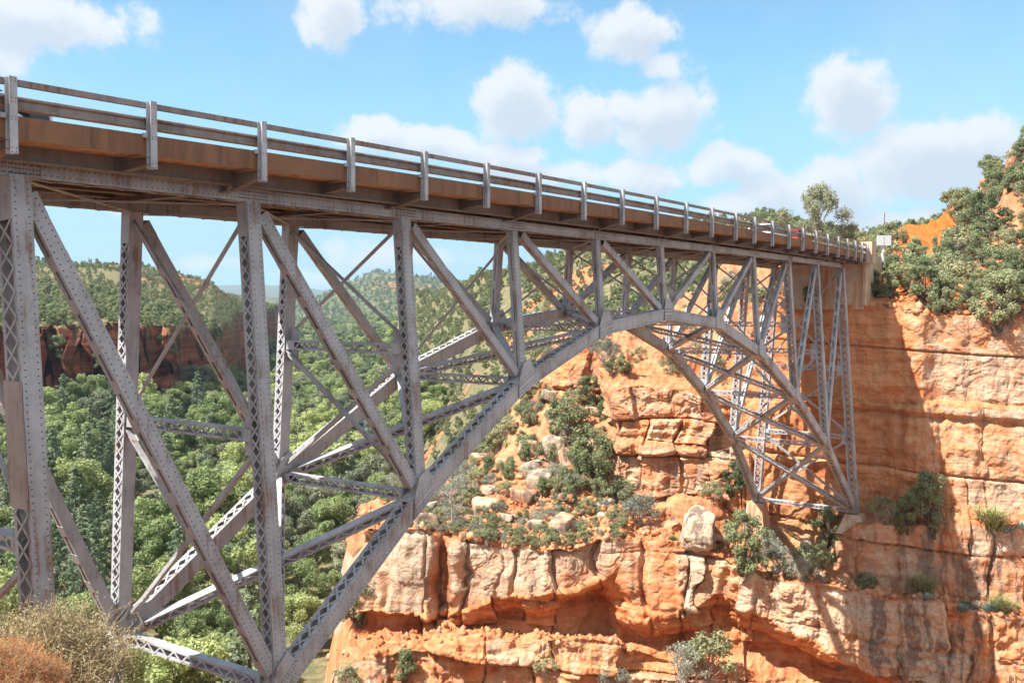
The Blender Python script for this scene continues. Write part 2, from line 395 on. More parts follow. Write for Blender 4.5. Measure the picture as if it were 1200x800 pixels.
# ------------------------------------------------------------------ far terrain: canyon floor, mesa, hills (one sheet to the horizon)
def zv(v, D): return CAM[2]-(v-355.2)/FPX*D
ZF = -36.0
TERR = {  # column (photograph pixel direction): [(depth, height), ...]
 -4200: [(2,-4.4),(4,-5),(30,-8),(9000,0)],
 -700: [(2,-4.4),(4,-5),(18,-22),(33,-34),(120,-34),(150,-28),(160,-8),(230,-6),(420,20),(700,0),(9000,-40)],
 -100: [(2,-4.4),(4,-4.9),(13,-8.15),(20,-24),(33,-34),(130,-33),(165,-31),(184,-28),(190,-8),(226,-6.5),(420,19),(600,6),(1500,-30),(2500,-35),(3200,-40),(4500,-40),(7000,-40),(9000,-60)],
 60:  [(2,-4.4),(4,-4.9),(13,-8.15),(20,-24),(33,-34),(130,-33),(165,-31),(199,-27),(205,-8),(232,-7),(420,17.5),(600,6),(1500,-30),(2500,-35),(3200,-40),(4500,-40),(7000,-40),(9000,-60)],
 125: [(2,-4.4),(4,-4.9),(11,-7.6),(18,-23),(33,-34),(135,-35),(180,-32),(212,-28),(219,-9),(240,-8),(425,16),(600,4),(1500,-30),(2500,-35),(3200,-40),(4500,-40),(7000,-40),(9000,-60)],
 170: [(2,-4.5),(3.4,-4.7),(8,-13),(18,-24),(33,-35),(140,-36),(190,-33),(226,-29),(234,-9.5),(255,-9),(430,13.5),(600,2),(1500,-30),(2500,-35),(3200,-40),(4500,-40),(7000,-20),(9000,-60)],
 250: [(2,-4.6),(3,-4.9),(8,-13),(18,-25),(33,-36),(160,-37),(225,-34),(268,-31),(278,-11),(300,-10),(460,5),(600,-4),(1500,-30),(2500,-30),(3200,-30),(4500,-30),(7000,120),(9000,80)],
 300: [(2,-4.6),(3,-4.9),(8,-13),(18,-25),(33,-36),(200,-37),(440,-36),(480,-34),(488,-9),(520,-6),(600,-1.2),(760,-14),(1500,-28),(2500,5),(3200,-30),(4500,-30),(7000,136),(9000,80)],
 328: [(2,-4.6),(3,-4.9),(8,-13),(18,-25),(33,-36),(200,-37),(520,-36),(610,-33),(618,-7),(640,-6),(690,-10),(900,-28),(1500,-26),(2500,8),(3200,-30),(4500,-30),(7000,122),(9000,80)],
 345: [(2,-4.6),(3,-4.9),(8,-13),(18,-25),(33,-36),(200,-37),(520,-36),(700,-34),(900,-33),(1500,-33),(2100,-12),(2500,6),(3200,-30),(4500,-30),(7000,106),(9000,80)],
 400: [(2,-4.6),(3,-4.9),(8,-13),(18,-25),(33,-36),(200,-37),(520,-36),(900,-33),(1200,-31),(1900,28),(2600,-20),(4500,-30),(7000,90),(9000,60)],
 440: [(2,-4.6),(3,-4.9),(8,-13),(18,-26),(33,-37),(200,-37),(450,-36),(700,-32),(1150,-28),(1500,6),(1900,62),(2600,0),(4500,-30),(7000,70),(9000,60)],
 490: [(2,-4.6),(3,-4.9),(8,-13),(18,-27),(33,-39),(90,-39),(180,-36),(230,-27),(300,-18),(420,1.5),(520,-10),(1150,-28),(1500,4),(1900,50),(2600,0),(9000,60)],
 525: [(2,-4.6),(3,-4.9),(8,-13),(18,-28),(33,-40),(90,-39),(150,-35),(205,-23),(260,-13),(360,4.6),(480,-8),(1150,-28),(1900,45),(2600,0),(9000,60)],
 560: [(2,-4.6),(3,-4.9),(8,-13),(18,-28),(33,-41),(90,-39),(125,-31),(160,-22),(220,-11.5),(315,6.6),(450,-4),(1500,-10),(1900,40),(9000,60)],
 600: [(2,-4.6),(3,-4.9),(8,-13),(18,-28),(33,-42),(85,-40),(110,-28),(150,-18.5),(200,-9),(285,7),(420,0),(1500,-10),(9000,60)],
 645: [(2,-4.6),(3,-4.9),(8,-13),(18,-28),(33,-43),(85,-40),(105,-25),(140,-15),(180,-7),(255,8.8),(400,4),(1500,-10),(9000,60)],
 700: [(2,-4.6),(3,-4.9),(8,-13),(18,-28),(33,-44),(85,-40),(104,-20),(130,-10.5),(165,-4),(255,15.5),(400,12),(1500,0),(9000,60)],
 800: [(2,-4.6),(3,-4.9),(8,-13),(18,-28),(33,-45),(82,-40),(100,-12),(120,-5),(165,.5),(250,18),(400,16),(1500,0),(9000,60)],
 900: [(2,-4.6),(3,-4.9),(8,-13),(18,-28),(33,-45),(78,-42),(96,-6),(110,-.5),(150,4),(240,19.5),(400,18),(1500,0),(9000,60)],
 1000: [(2,-4.6),(3,-4.9),(8,-13),(18,-28),(33,-45),(74,-42),(90,-5),(105,-1),(130,2.5),(200,10.5),(400,16),(1500,0),(9000,60)],
 1090: [(2,-4.6),(3,-4.9),(8,-13),(18,-28),(33,-45),(72,-42),(86,-6),(105,1),(130,4.5),(200,12.5),(400,13),(1500,0),(9000,60)],
 1200: [(2,-4.6),(3,-4.9),(8,-13),(18,-28),(33,-45),(70,-42),(86,-3),(105,9),(130,16),(200,22),(400,18),(1500,0),(9000,60)],
 1400: [(2,-4.6),(3,-4.9),(8,-13),(18,-28),(33,-45),(70,-42),(86,-3),(105,12),(130,22),(200,30),(400,26),(1500,0),(9000,60)],
 5200: [(2,-4.4),(6,-6),(30,-14),(60,-10),(120,20),(400,26),(9000,60)]}
_tu = np.array(sorted(TERR))
_tL = np.linspace(math.log(2), math.log(9000), 420)
_tZ = np.array([np.interp(np.exp(_tL), [p[0] for p in TERR[k]], [p[1] for p in TERR[k]]) for k in _tu])
_ku = np.array([-100, 60, 125, 170, 250, 300, 328.])
_kd = np.array([[p[0] for p in TERR[int(k)]] for k in _ku], float); _kz = np.array([[p[1] for p in TERR[int(k)]] for k in _ku], float)
def _knots(u, D):
    """the mesa side: whole profiles slide from one column to the next, so that its cliff stays a cliff"""
    k = np.clip(np.searchsorted(_ku, u, side='right')-1, 0, 5); f = ((u-_ku[k])/(_ku[k+1]-_ku[k]))[..., None]
    wv_ = 1+.035*fbm(u/14, 0*u, 0*u, 4, 66)[..., None]
    kd = (_kd[k]*(1-f)+_kd[k+1]*f); kz = _kz[k]*(1-f)+_kz[k+1]*f
    kd = np.where(np.arange(18) >= 7, kd*np.where(np.arange(18) < 10, wv_, 1), kd)
    j = np.clip((kd <= D[..., None]).sum(-1)-1, 0, 16)[..., None]
    d0 = np.take_along_axis(kd, j, -1)[..., 0]; d1 = np.take_along_axis(kd, j+1, -1)[..., 0]
    z0 = np.take_along_axis(kz, j, -1)[..., 0]; z1 = np.take_along_axis(kz, j+1, -1)[..., 0]
    return z0+(z1-z0)*np.clip((D-d0)/np.maximum(d1-d0, 1e-6), 0, 1)
def terr_z(u, D):
    """height of the far terrain in direction u at depth D (with its own roughness)"""
    u = np.atleast_1d(np.asarray(u, float)); D = np.atleast_1d(np.asarray(D, float))+0*u; u = u+0*D
    jj = (np.log(np.clip(D, 2, 9000))-_tL[0])/(_tL[1]-_tL[0]); j0 = np.clip(jj.astype(int), 0, 418); fj = jj-j0
    k = np.clip(np.searchsorted(_tu, u)-1, 0, len(_tu)-2); fu = np.clip((u-_tu[k])/(_tu[k+1]-_tu[k]), 0, 1)
    z = ((1-fu)*((1-fj)*_tZ[k, j0]+fj*_tZ[k, j0+1])+fu*((1-fj)*_tZ[k+1, j0]+fj*_tZ[k+1, j0+1]))
    lm = (u >= -100) & (u < 328)
    if lm.any(): z = np.array(z); z[lm] = _knots(u[lm], D[lm])
    x = CAM[0]+D*(_f[0]+(u-600)/FPX*_r[0]); y = CAM[1]+D*(_f[1]+(u-600)/FPX*_r[1])
    amp = np.clip((D-20)/150, 0, 1)
    z = z+(1-sstep(12, 22, D))*(.22*fbm(x*.9, y*.9, 0*x, 4, 14)+.07*fbm(x*5, y*5, 0*x, 3, 15))
    z = z+amp*(fbm(x/45, y/45, 0*x, 4, 3)*3.2+fbm(x/9, y/9, 0*x, 3, 5)*.9)*np.clip(1+(D-300)/900, 1, 4)
    return z
def terr_xyz(u, D):
    sc_ = np.ndim(u) == 0
    u = np.atleast_1d(np.asarray(u, float)); D = np.atleast_1d(np.asarray(D, float))+0*u; u = u+0*D
    q = np.stack([CAM[0]+D*(_f[0]+(u-600)/FPX*_r[0]), CAM[1]+D*(_f[1]+(u-600)/FPX*_r[1]), terr_z(u, D)], -1)
    return q[0] if sc_ else q
us = np.concatenate([np.linspace(-4200, -300, 60)[:-1], np.linspace(-300, 1400, 430), np.linspace(1400, 5200, 50)[1:]])
Ds = np.concatenate([np.geomspace(2, 90, 150)[:-1], np.linspace(90, 320, 170), np.geomspace(320, 9000, 150)[1:]])
UU, DD = np.meshgrid(us, Ds, indexing='ij')
TP = terr_xyz(UU, DD)
# cliffs of the mesa get ledges and buttresses
nu, nd = UU.shape
gz = np.gradient(TP[..., 2], axis=1)/np.maximum(np.gradient(DD, axis=1), 1e-6)
cl = sstep(.55, 1.1, np.abs(gz))*(DD > 90)*(DD < 900)*(UU < 420)
jag = h2(np.floor((UU*DD/FPX)/4.2+.8*fbm(TP[..., 0]/9, TP[..., 1]/9, 0*UU, 2, 91)).astype(int), np.floor(TP[..., 2]/4.5).astype(int), 92)-.5
bump = (jag*5.5+fbm(TP[..., 0]/6, TP[..., 1]/6, TP[..., 2]/3, 4, 9)*4+(h1(np.floor(TP[..., 2]/2.6+.4*fbm(TP[..., 0]/14, TP[..., 1]/14, 0*UU, 2, 8)).astype(int), 4)-.5)*3.5)*cl
fx, fy = _f[0], _f[1]
TP[..., 0] += bump*fx; TP[..., 1] += bump*fy
slope_red = np.zeros_like(UU)
slope_red += .75*np.exp(-((UU-235)/70)**2-((DD-450)/45)**2)                      # bare red soil on the left hill's shoulder
slope_red += .8*sstep(.0, .5, fbm(TP[..., 0]/22, TP[..., 1]/22, 0*UU, 3, 21))*(UU > 470)*(DD < 420)*(DD > 95)
slope_red += .55*sstep(.05, .5, fbm(TP[..., 0]/18, TP[..., 1]/18, 0*UU, 3, 22))*(UU < 330)*(DD > 225)*(DD < 600)
slope_red += 1.2*np.exp(-((UU-462)/34)**2-((TP[..., 2]-26)/11)**2)*(DD > 1300)
slope_red += 1.1*np.exp(-((UU-520)/40)**2-((TP[..., 2]-22)/6)**2)*(DD > 1300)
slope_red += .7*(DD < 60)
wooded = sstep(330, 600, DD)
idx = np.arange(nu*nd).reshape(nu, nd)
F = np.stack([idx[:-1, :-1], idx[1:, :-1], idx[1:, 1:], idx[:-1, 1:]], -1).reshape(-1, 4)
ter = link_mesh('terrain', TP.reshape(-1, 3), F, M['ground'], smooth=True,
                attrs={'red': np.clip(slope_red, 0, 1.3), 'cliff': cl, 'wooded': wooded})
tag(ter, 'wide canyon with a green valley floor, a red mesa and brush covered hills', 'terrain', kind='structure')

# ------------------------------------------------------------------ the near cliff bank under the far end of the bridge
# rows of (photograph height v, depth D) per column; the surface runs through them in order
ROWS = ['deep', 'wall_foot', 'wall_lip', 'recess_floor', 'recess_roof', 'band_lip', 'band_top', 'ledge_back', 'mid_top', 'mid_back',
        'talus_top', 'wall_mid', 'wall_mid_back', 'rim', 'rim_back', 'slope_mid', 'slope_top']
BANK = {
 405: [(1150,110),(870,112),(760,114),(735,116),(722,117),(716,118),(640,120),(630,122),(625,124),(622,125),(620,126),(618,127),(616,128),(614,129),(612,130),(640,150),(700,170)],
 418: [(1150,72),(870,78),(790,80),(765,82),(752,83),(746,84),(655,86),(640,88),(632,90),(628,91),(622,92),(618,93),(614,94),(610,95),(606,98),(630,120),(690,150)],
 432: [(1150,68),(870,69),(775,71.2),(742,73.6),(728,74.3),(716,73.2),(622,73.8),(610,77),(604,80),(602,81),(600,82),(597,84),(595,86),(592,88),(588,90),(610,108),(660,130)],
 465: [(1150,67.6),(865,69),(768,71),(738,73),(726,74),(718,72.7),(618,73.3),(608,76),(602,79),(600,80),(594,82),(590,84),(585,87),(580,90),(576,93),(590,108),(640,130)],
 503: [(1150,67.5),(860,69),(765,70.8),(738,73),(727,74),(720,72.3),(622,72.9),(612,75),(602,78.5),(600,79),(590,82),(585,84),(578,88),(572,91),(568,94),(575,110),(620,130)],
 512: [(1150,67.5),(858,69),(760,70.8),(740,73.6),(733,75.4),(728,75.2),(626,75.4),(616,76.2),(602,78.5),(600,79),(589,82),(584,84),(576,88),(568,91),(564,94),(570,110),(615,130)],
 530: [(1150,67.3),(855,69),(752,70.6),(741,73.6),(735,75.4),(728,75.2),(630,75.4),(620,76),(600,78.5),(598,79),(584,82.5),(578,85),(568,89),(560,92),(556,95),(562,112),(605,134)],
 538: [(1150,67.2),(855,69),(750,70.5),(742,73.4),(731,74.4),(714,72.3),(634,72.9),(624,74.5),(600,78),(598,78.4),(580,83),(573,86),(562,90),(553,93),(548,96),(555,113),(600,136)],
 575: [(1150,67),(855,68.8),(748,70.3),(740,73.6),(726,74.4),(700,72.0),(638,72.6),(629,74),(605,77),(603,77.3),(566,84),(555,87.5),(543,91.5),(530,95),(524,98),(530,115),(575,140)],
 640: [(1150,66.6),(855,68.6),(748,70.1),(740,73.5),(712,74.3),(696,71.5),(645,72.1),(633,73.5),(606,76.6),(604,77),(545,83),(510,88),(470,93),(432,95.5),(426,99),(420,115),(470,140)],
 668: [(1150,66.6),(855,68.6),(748,69.9),(740,74.0),(704,74.8),(690,71.5),(645,72.1),(631,73.5),(604,76.6),(602,77),(542,82.5),(505,87),(472,92),(408,94.2),(402,98),(398,115),(430,140)],
 702: [(1150,66.6),(855,68.4),(750,69.8),(742,75.4),(696,75.8),(676,72.0),(636,72.8),(622,74),(602,76.6),(600,77),(545,81.5),(500,86),(470,91),(402,93.4),(396,98),(386,113),(400,140)],
 722: [(1150,66.4),(855,68.4),(752,69.8),(745,74.2),(716,74.4),(668,72.2),(634,72.8),(620,74),(605,76.4),(603,76.8),(590,79),(520,79.6),(514,80.5),(455,81),(430,86),(385,107),(388,140)],
 750: [(1150,66.4),(855,68.4),(758,69.8),(752,72.4),(742,72.8),(722,71.6),(632,72.6),(620,74),(607,76),(605,76.4),(590,78.6),(522,79.4),(516,80.2),(452,80.8),(420,87),(385,105),(380,140)],
 800: [(1150,66),(855,68),(780,69.6),(760,72),(742,72.5),(718,71.2),(634,72),(622,74.2),(612,75.6),(582,76.2),(578,78),(526,78.9),(520,79.8),(458,80.3),(428,86),(372,102),(350,140)],
 838: [(1150,65.8),(855,67.6),(790,69.4),(752,72),(722,72.6),(690,70.9),(648,71.6),(634,74.5),(624,75.4),(586,76),(582,77.6),(530,78.4),(525,79.4),(470,79.8),(440,83),(350,97),(320,140)],
 860: [(1150,65.6),(855,67.4),(795,69.2),(756,71.6),(728,72.2),(702,70.3),(662,70.9),(648,73.5),(638,74.6),(636,74.8),(600,77),(520,77.8),(516,78.6),(440,79.4),(400,81.5),(335,93),(305,145)],
 900: [(1150,65.4),(855,67.2),(800,68.8),(764,71.2),(738,71.8),(722,69.4),(678,70.0),(668,72),(655,73.8),(652,74),(605,76.4),(470,76.4),(466,76.8),(350,77.4),(335,79.5),(318,90),(296,150)],
 960: [(1150,65),(855,67),(825,68),(790,70.2),(770,70.7),(752,68.3),(688,68.8),(680,70.6),(640,72.8),(637,73),(606,74.0),(470,73.4),(466,73.6),(358,73.8),(349,75.6),(316,90),(288,150)],
 1000: [(1150,64.4),(858,66.4),(838,67.2),(808,69.2),(795,69.6),(778,67.2),(694,67.7),(686,68.8),(616,69.5),(612,70.6),(606,72.0),(472,72.0),(467,72.2),(358,72.4),(348,74.5),(314,89),(286,155)],
 1040: [(1150,64),(865,66),(848,66.4),(828,68),(815,68.5),(802,66.0),(700,66.5),(688,68.4),(613,69.2),(604,70.6),(598,70.8),(475,71.0),(470,71.3),(362,71.6),(346,73.4),(304,87),(276,155)],
 1120: [(1150,63),(885,64.6),(868,65),(850,66.8),(836,67.3),(825,64.9),(708,65.4),(697,67.3),(611,68),(602,69.3),(597,69.6),(475,70.0),(470,70.5),(370,70.9),(355,72.2),(275,88),(242,112)],
 1200: [(1150,62),(905,63.6),(890,64),(870,65.8),(855,66.3),(842,64.0),(721,64.5),(708,66.4),(615,67),(607,68.2),(601,68.5),(478,68.8),(473,69.3),(380,69.7),(366,71),(262,88),(176,106)],
 1320: [(1150,60),(930,62),(915,62.4),(892,64.2),(875,64.7),(862,62.6),(736,63.2),(722,65),(620,65.6),(612,66.8),(606,67),(482,67.3),(477,67.8),(388,68.2),(372,69.5),(240,87),(100,104)]}
SEG = [26, 34, 70, 22, 24, 26, 70, 22, 44, 12, 46, 90, 8, 90, 22, 44, 30]
SEG = SEG[1:]
#        deep-foot foot-lip lip-floor floor-roof roof-lip lip-top top-back back-mid mid-back -talus -wallmid -back -rim -rimback -slope -top
ROCKL = [.8, 1, .6, 1, 1, 1, .15, .15, .15, .1, .1, .15, .1, .1, .0, .0]
ROCKC = [.8, 1, .6, 1, 1, 1, .2, .75, .3, .15, 1, .6, 1, .4, .0, .0]             # blocks
bu = np.array(sorted(BANK)); BV = np.array([[p[0] for p in BANK[k]] for k in bu], float); BD = np.array([[p[1] for p in BANK[k]] for k in bu], float)
cols = np.concatenate([np.linspace(405, 425, 14)[:-1], np.linspace(425, 1215, 900), np.linspace(1215, 1320, 60)[1:]])
cv = np.stack([np.interp(cols, bu, BV[:, r]) for r in range(17)], 1)
cd = np.stack([np.interp(cols, bu, BD[:, r]) for r in range(17)], 1)
# uneven rims and ledges
for r in range(1, 15):
    amp = 7 if r in (6, 10, 13) else 4
    cv[:, r] += amp*fbm(cols/38, np.full_like(cols, r*3.1), 0*cols, 4, 50+r)*(1 if r > 2 else 2)
    cd[:, r] += .9*fbm(cols/45, np.full_like(cols, (r//2)*7.7), 0*cols, 4, 90)
nc = len(cols)
tt = np.concatenate([np.linspace(r, r+1, SEG[r]+1)[:-1] for r in range(16)]+[[16]])
r0 = np.clip(tt.astype(int), 0, 15); ft_ = tt-r0
Vg = cv[:, r0]*(1-ft_)+cv[:, r0+1]*ft_
Dg = cd[:, r0]*(1-ft_)+cd[:, r0+1]*ft_
Ug = np.repeat(cols[:, None], len(tt), 1)
Ug0 = Ug; Ug = Ug-(34*np.clip((Vg-630)/160, 0, 1.6))*(1-sstep(418, 540, Ug))
BP = CAM+Dg[..., None]*(_f+((Ug-600)/FPX)[..., None]*_r-((Vg-400)/FPX)[..., None]*_u)
# rockiness and paleness per place
left = 1-sstep(700, 730, Ug)
def rowprof(vals):
    k = np.array(vals[:16]); return np.repeat(k[None, r0], nc, 0)
rock = rowprof(ROCKL)*left+rowprof(ROCKC)*(1-left)
capr = sstep(635, 655, Ug)*(1-sstep(715, 725, Ug))
rock = np.where((r0[None] == 12) & (Ug < 722), .15+.85*capr, rock)
rock = np.where((r0[None] == 7) & (Ug > 700), sstep(770, 800, Ug)*(1-sstep(850, 870, Ug))+sstep(985, 1030, Ug)+.25, rock)
rock = np.where((r0[None] >= 13) & (r0[None] <= 14) & (Ug > 980), .35, rock)
rock = np.clip(rock, 0, 1)
pale = np.zeros_like(Ug)
pale = np.where(r0[None] == 5, .55+.25*ft_[None]-.3*sstep(705, 760, Ug)*(1-sstep(780, 850, Ug)), pale)
pale = np.where((r0[None] == 5) & (Ug > 800), .62, pale)
pale = np.where((r0[None] == 5) & (Ug > 505) & (Ug < 536), .02, pale)
pale = np.where(r0[None] == 1, .42, pale)
pale = np.where(r0[None] == 7, .6, pale)
pale = np.where((r0[None] == 10), .46+.12*((Ug > 712) & (Ug < 868))-.40*sstep(850, 900, Ug)*(1-sstep(1040, 1110, Ug))+.16*sstep(1070, 1120, Ug), pale)  # redder in the deck's shadow, paler in sun: light put into the colour
pale = np.where((r0[None] == 12), .46+.10*((Ug > 712) & (Ug < 868))-.46*sstep(850, 890, Ug)*(1-sstep(1030, 1080, Ug))-.3*left+.16*sstep(1070, 1120, Ug), pale)  # upper wall likewise: deck shadow and sun tinted into the rock
pale = np.where((r0[None] <= 0), .35, pale)
pale = np.where((r0[None] == 6) | (r0[None] == 2), .1, pale)
# displacement away from the cliff
P0 = BP.copy()
gs = np.gradient(P0, axis=0); gt = np.gradient(P0, axis=1)
nrm = np.cross(gt, gs); nrm /= np.maximum(np.linalg.norm(nrm, axis=-1, keepdims=True), 1e-9)
tocam = CAM-P0; flip = np.sign((nrm*tocam).sum(-1, keepdims=True)); nrm *= np.where(flip == 0, 1, flip)
def blur(a, n):
    for _ in range(n):
        a[1:-1] = (a[:-2]+a[1:-1]*2+a[2:])/4; a[:, 1:-1] = (a[:, :-2]+a[:, 1:-1]*2+a[:, 2:])/4
    return a
nh = blur(nrm.copy(), 12); nh[..., 2] *= .35; nh /= np.maximum(np.linalg.norm(nh, axis=-1, keepdims=True), 1e-9)
x, y, z = P0[..., 0], P0[..., 1], P0[..., 2]
sa = (Ug-600)/FPX*74.0                                   # metres along the bank
wob = fbm(sa/7, z/9, 0*z, 3, 31)
zz = z+(.55-.4*sstep(860, 900, Ug))*wob+.05*sa
zz = zz+1.5*fbm(zz*.33, 0*z, 0*z, 2, 30)
right = sstep(860, 900, Ug)
wide = ((Ug > 868) & (r0[None] >= 7)) | ((Ug > 714) & (Ug <= 868) & (r0[None] >= 10))
Tb = np.where((Ug > 868) & (r0[None] >= 7), 4.7, np.where(wide, 3.9, 2.5))
band = np.floor(zz/Tb).astype(int)
thin = np.floor(zz/.62+.25*fbm(sa/2.5, zz/3, 0*z, 2, 33)).astype(int)
d = (h1(thin, 3)-.5)*np.where(wide, .16, .34)+(h1(band, 5)-.5)*.55
wj = (2.1+3.2*h1(band, 7)**1.5)*(1+1.3*right)
js = sa+.7*fbm(sa/3, z/2.5, 0*z, 3, 35)
cell = np.floor(js/wj+h1(band, 8)*5); fr = (js/wj+h1(band, 8)*5)-cell
blk = (h2(cell, band, 9)-.5)
pill = (r0[None] == 5) & (Ug < 790)
d = d*np.where(pill, .35, 1)
centre = (Ug > 708) & (Ug < 868) & (r0[None] >= 10)
d = d+blk*1.15*np.where(pill, .25, 1)*(1-.6*right)*np.where(centre, 1.5, 1)
edge = np.minimum(fr, 1-fr)*wj
d = d-np.where(centre, .65, .38)*(1-sstep(.03, .16, edge))*(h2(cell, band, 10) > (.35+.4*right))*np.where(pill, .3, 1)
# tall joints that run through a whole band: fins and pillars
wj2 = 3.4; c2 = np.floor(js/wj2+.2*fbm(sa/4, z/12, 0*z, 2, 36)); f2 = js/wj2+.2*fbm(sa/4, z/12, 0*z, 2, 36)-c2
fin = (h1(c2.astype(int), 12)-.5)*1.5-.55*(1-sstep(.02, .12, np.minimum(f2, 1-f2)))
d = d+fin*np.where((r0[None] == 5) | (r0[None] == 10) | (r0[None] == 7), .8, .15)*np.where(Ug > 880, .45, 1.0)
smoothwall = np.where((Ug > 880) & (r0[None] >= 10) & (r0[None] <= 12), .55, 1.0)
d = d*smoothwall
calm = np.where(pill, .6, 1)*np.where(pill & (Ug < 507), .6, 1)
q1 = fbm(sa/2.4, y/2.4, z/1.5, 3, 40, .5)*5.0; q2 = fbm(sa/.8, y/.8, z/.55, 3, 47, .5)*4.0
step = lambda q: np.floor(q)+sstep(.0, .25, q-np.floor(q))
calm = calm*np.where((Ug > 868) & (r0[None] >= 7), .55, 1)
rough = calm*step(q1)*.13+calm*step(q2)*.055+calm*fbm(sa/2.2, y/2.2, z/1.6, 5, 41, .65)*.13
lf = (zz/Tb) % 1
ledgeline = (1-sstep(.0, .22, np.minimum(lf, 1-lf)*Tb))*.36*(h1(np.floor(zz/Tb+.5).astype(int), 15) > .2)*np.where(pill, .15, 1)
d = (d+rough-ledgeline)*np.clip(rock, 0, 1)
soil = (fbm(sa/4, y/4, z/4, 5, 60, .6)*(1.1+1.2*(r0[None] >= 14))+fbm(sa/.7, y/.7, z/.7, 4, 63, .65)*.34)*(1-rock)
fade = sstep(405, 428, Ug)
P1 = P0+nh*((d)*fade)[..., None]
nz_ = blur(nrm.copy(), 4)
P1 = P1+nz_*(soil*fade)[..., None]
varnish_shade = np.where((r0[None] == 5) & (Ug > 1010), .95, 0)+np.where((r0[None] == 7) & (Ug > 1000), .8, 0)
varnish_shade = varnish_shade+np.where((r0[None] == 5) & (Ug < 760), .38, 0)+np.where((r0[None] == 5) & (Ug > 507) & (Ug < 535), .9, 0)  # varnish, plus the notch's cast shadow darkened into the colour
varnish_shade = varnish_shade+np.where((r0[None] >= 10) & (r0[None] <= 12), .22+.4*(1-sstep(850, 880, Ug)), 0)
varnish_shade = varnish_shade+np.where((r0[None] == 5) & (Ug > 760) & (Ug < 1010), .12, 0)+np.where(r0[None] == 1, .35, 0)+np.where((r0[None] == 7) & (Ug < 860) & (Ug > 780), .8, 0)
pale = pale+np.where(pill | (rock > .6), (h2(cell, band, 19)-.5)*np.where(pill, 0, np.where(wide & ~centre, .22, .6))+(h1(c2.astype(int), 21)-.5)*.22, 0)
blur1 = lambda a: blur(a.astype(float), 2)
idx = np.arange(nc*len(tt)).reshape(nc, len(tt))
F = np.stack([idx[:-1, :-1], idx[:-1, 1:], idx[1:, 1:], idx[1:, :-1]], -1).reshape(-1, 4)
bank = link_mesh('canyon_wall', P1.reshape(-1, 3), F, M['rock'], smooth=False,
                 attrs={'ochre': sstep(1035, 1062, Ug)*(1-sstep(1115, 1135, Ug))*(r0[None] >= 14)*1.0+.45*(r0[None] >= 13)*(r0[None] < 15)*(Ug > 1040)*(Ug < 1125), 'rock': blur1(rock), 'pale': blur1(pale), 'varnish_shade': np.clip(blur1(varnish_shade), 0, 1)})
tag(bank, 'layered red and cream sandstone cliff with ledges below the end of the bridge', 'cliff', kind='structure')
def bank_point(u, v, top=False):
    """nearest bank surface point seen at pixel (u, v)"""
    i = int(np.argmin(np.abs(cols-u))); best = None
    sl = P1[max(0, i-2):i+3].reshape(-1, 3); q = sl-CAM
    dep = q@_f; pu = 600+FPX*(q@_r)/dep; pv = 400-FPX*(q@_u)/dep
    e = (pu-u)**2*.5+(pv-v)**2+dep*.02
    k = int(np.argmin(e)); return sl[k], dep[k]
# ------------------------------------------------------------------ the bridge
PN = 6.096
DXN = [-0.631, -0.665, -0.769, -0.740, -0.586, -0.413, -0.090, 0.058, 0.300, 0.400, 0.757]
NX = [i*PN+DXN[i] for i in range(11)]
WID, BAT = 4.906, 0.0717
DEP = [3.366, 3.910, 5.711, 8.819, 12.675, 18.387]
def camber(x): return .0052*(x-30.48)-.2689*(x-30.48)**2/1000
def zch(x): return .0052*(x-30.48)-.16*max(0, (x-30.48)/30)**2
def top(i, s): return np.array([NX[i], 0 if s == 0 else WID, zch(NX[i])])
def bot(i, s):
    d = DEP[abs(i-5)]; return np.array([NX[i], -BAT*d if s == 0 else WID+BAT*d, -d])
def mid(i, s, t): return top(i, s)*(1-t)+bot(i, s)*t
bridge = empty('arch_bridge', (0, 0, 0))
tag(bridge, 'grey steel truss arch road bridge crossing the red rock canyon', 'bridge')

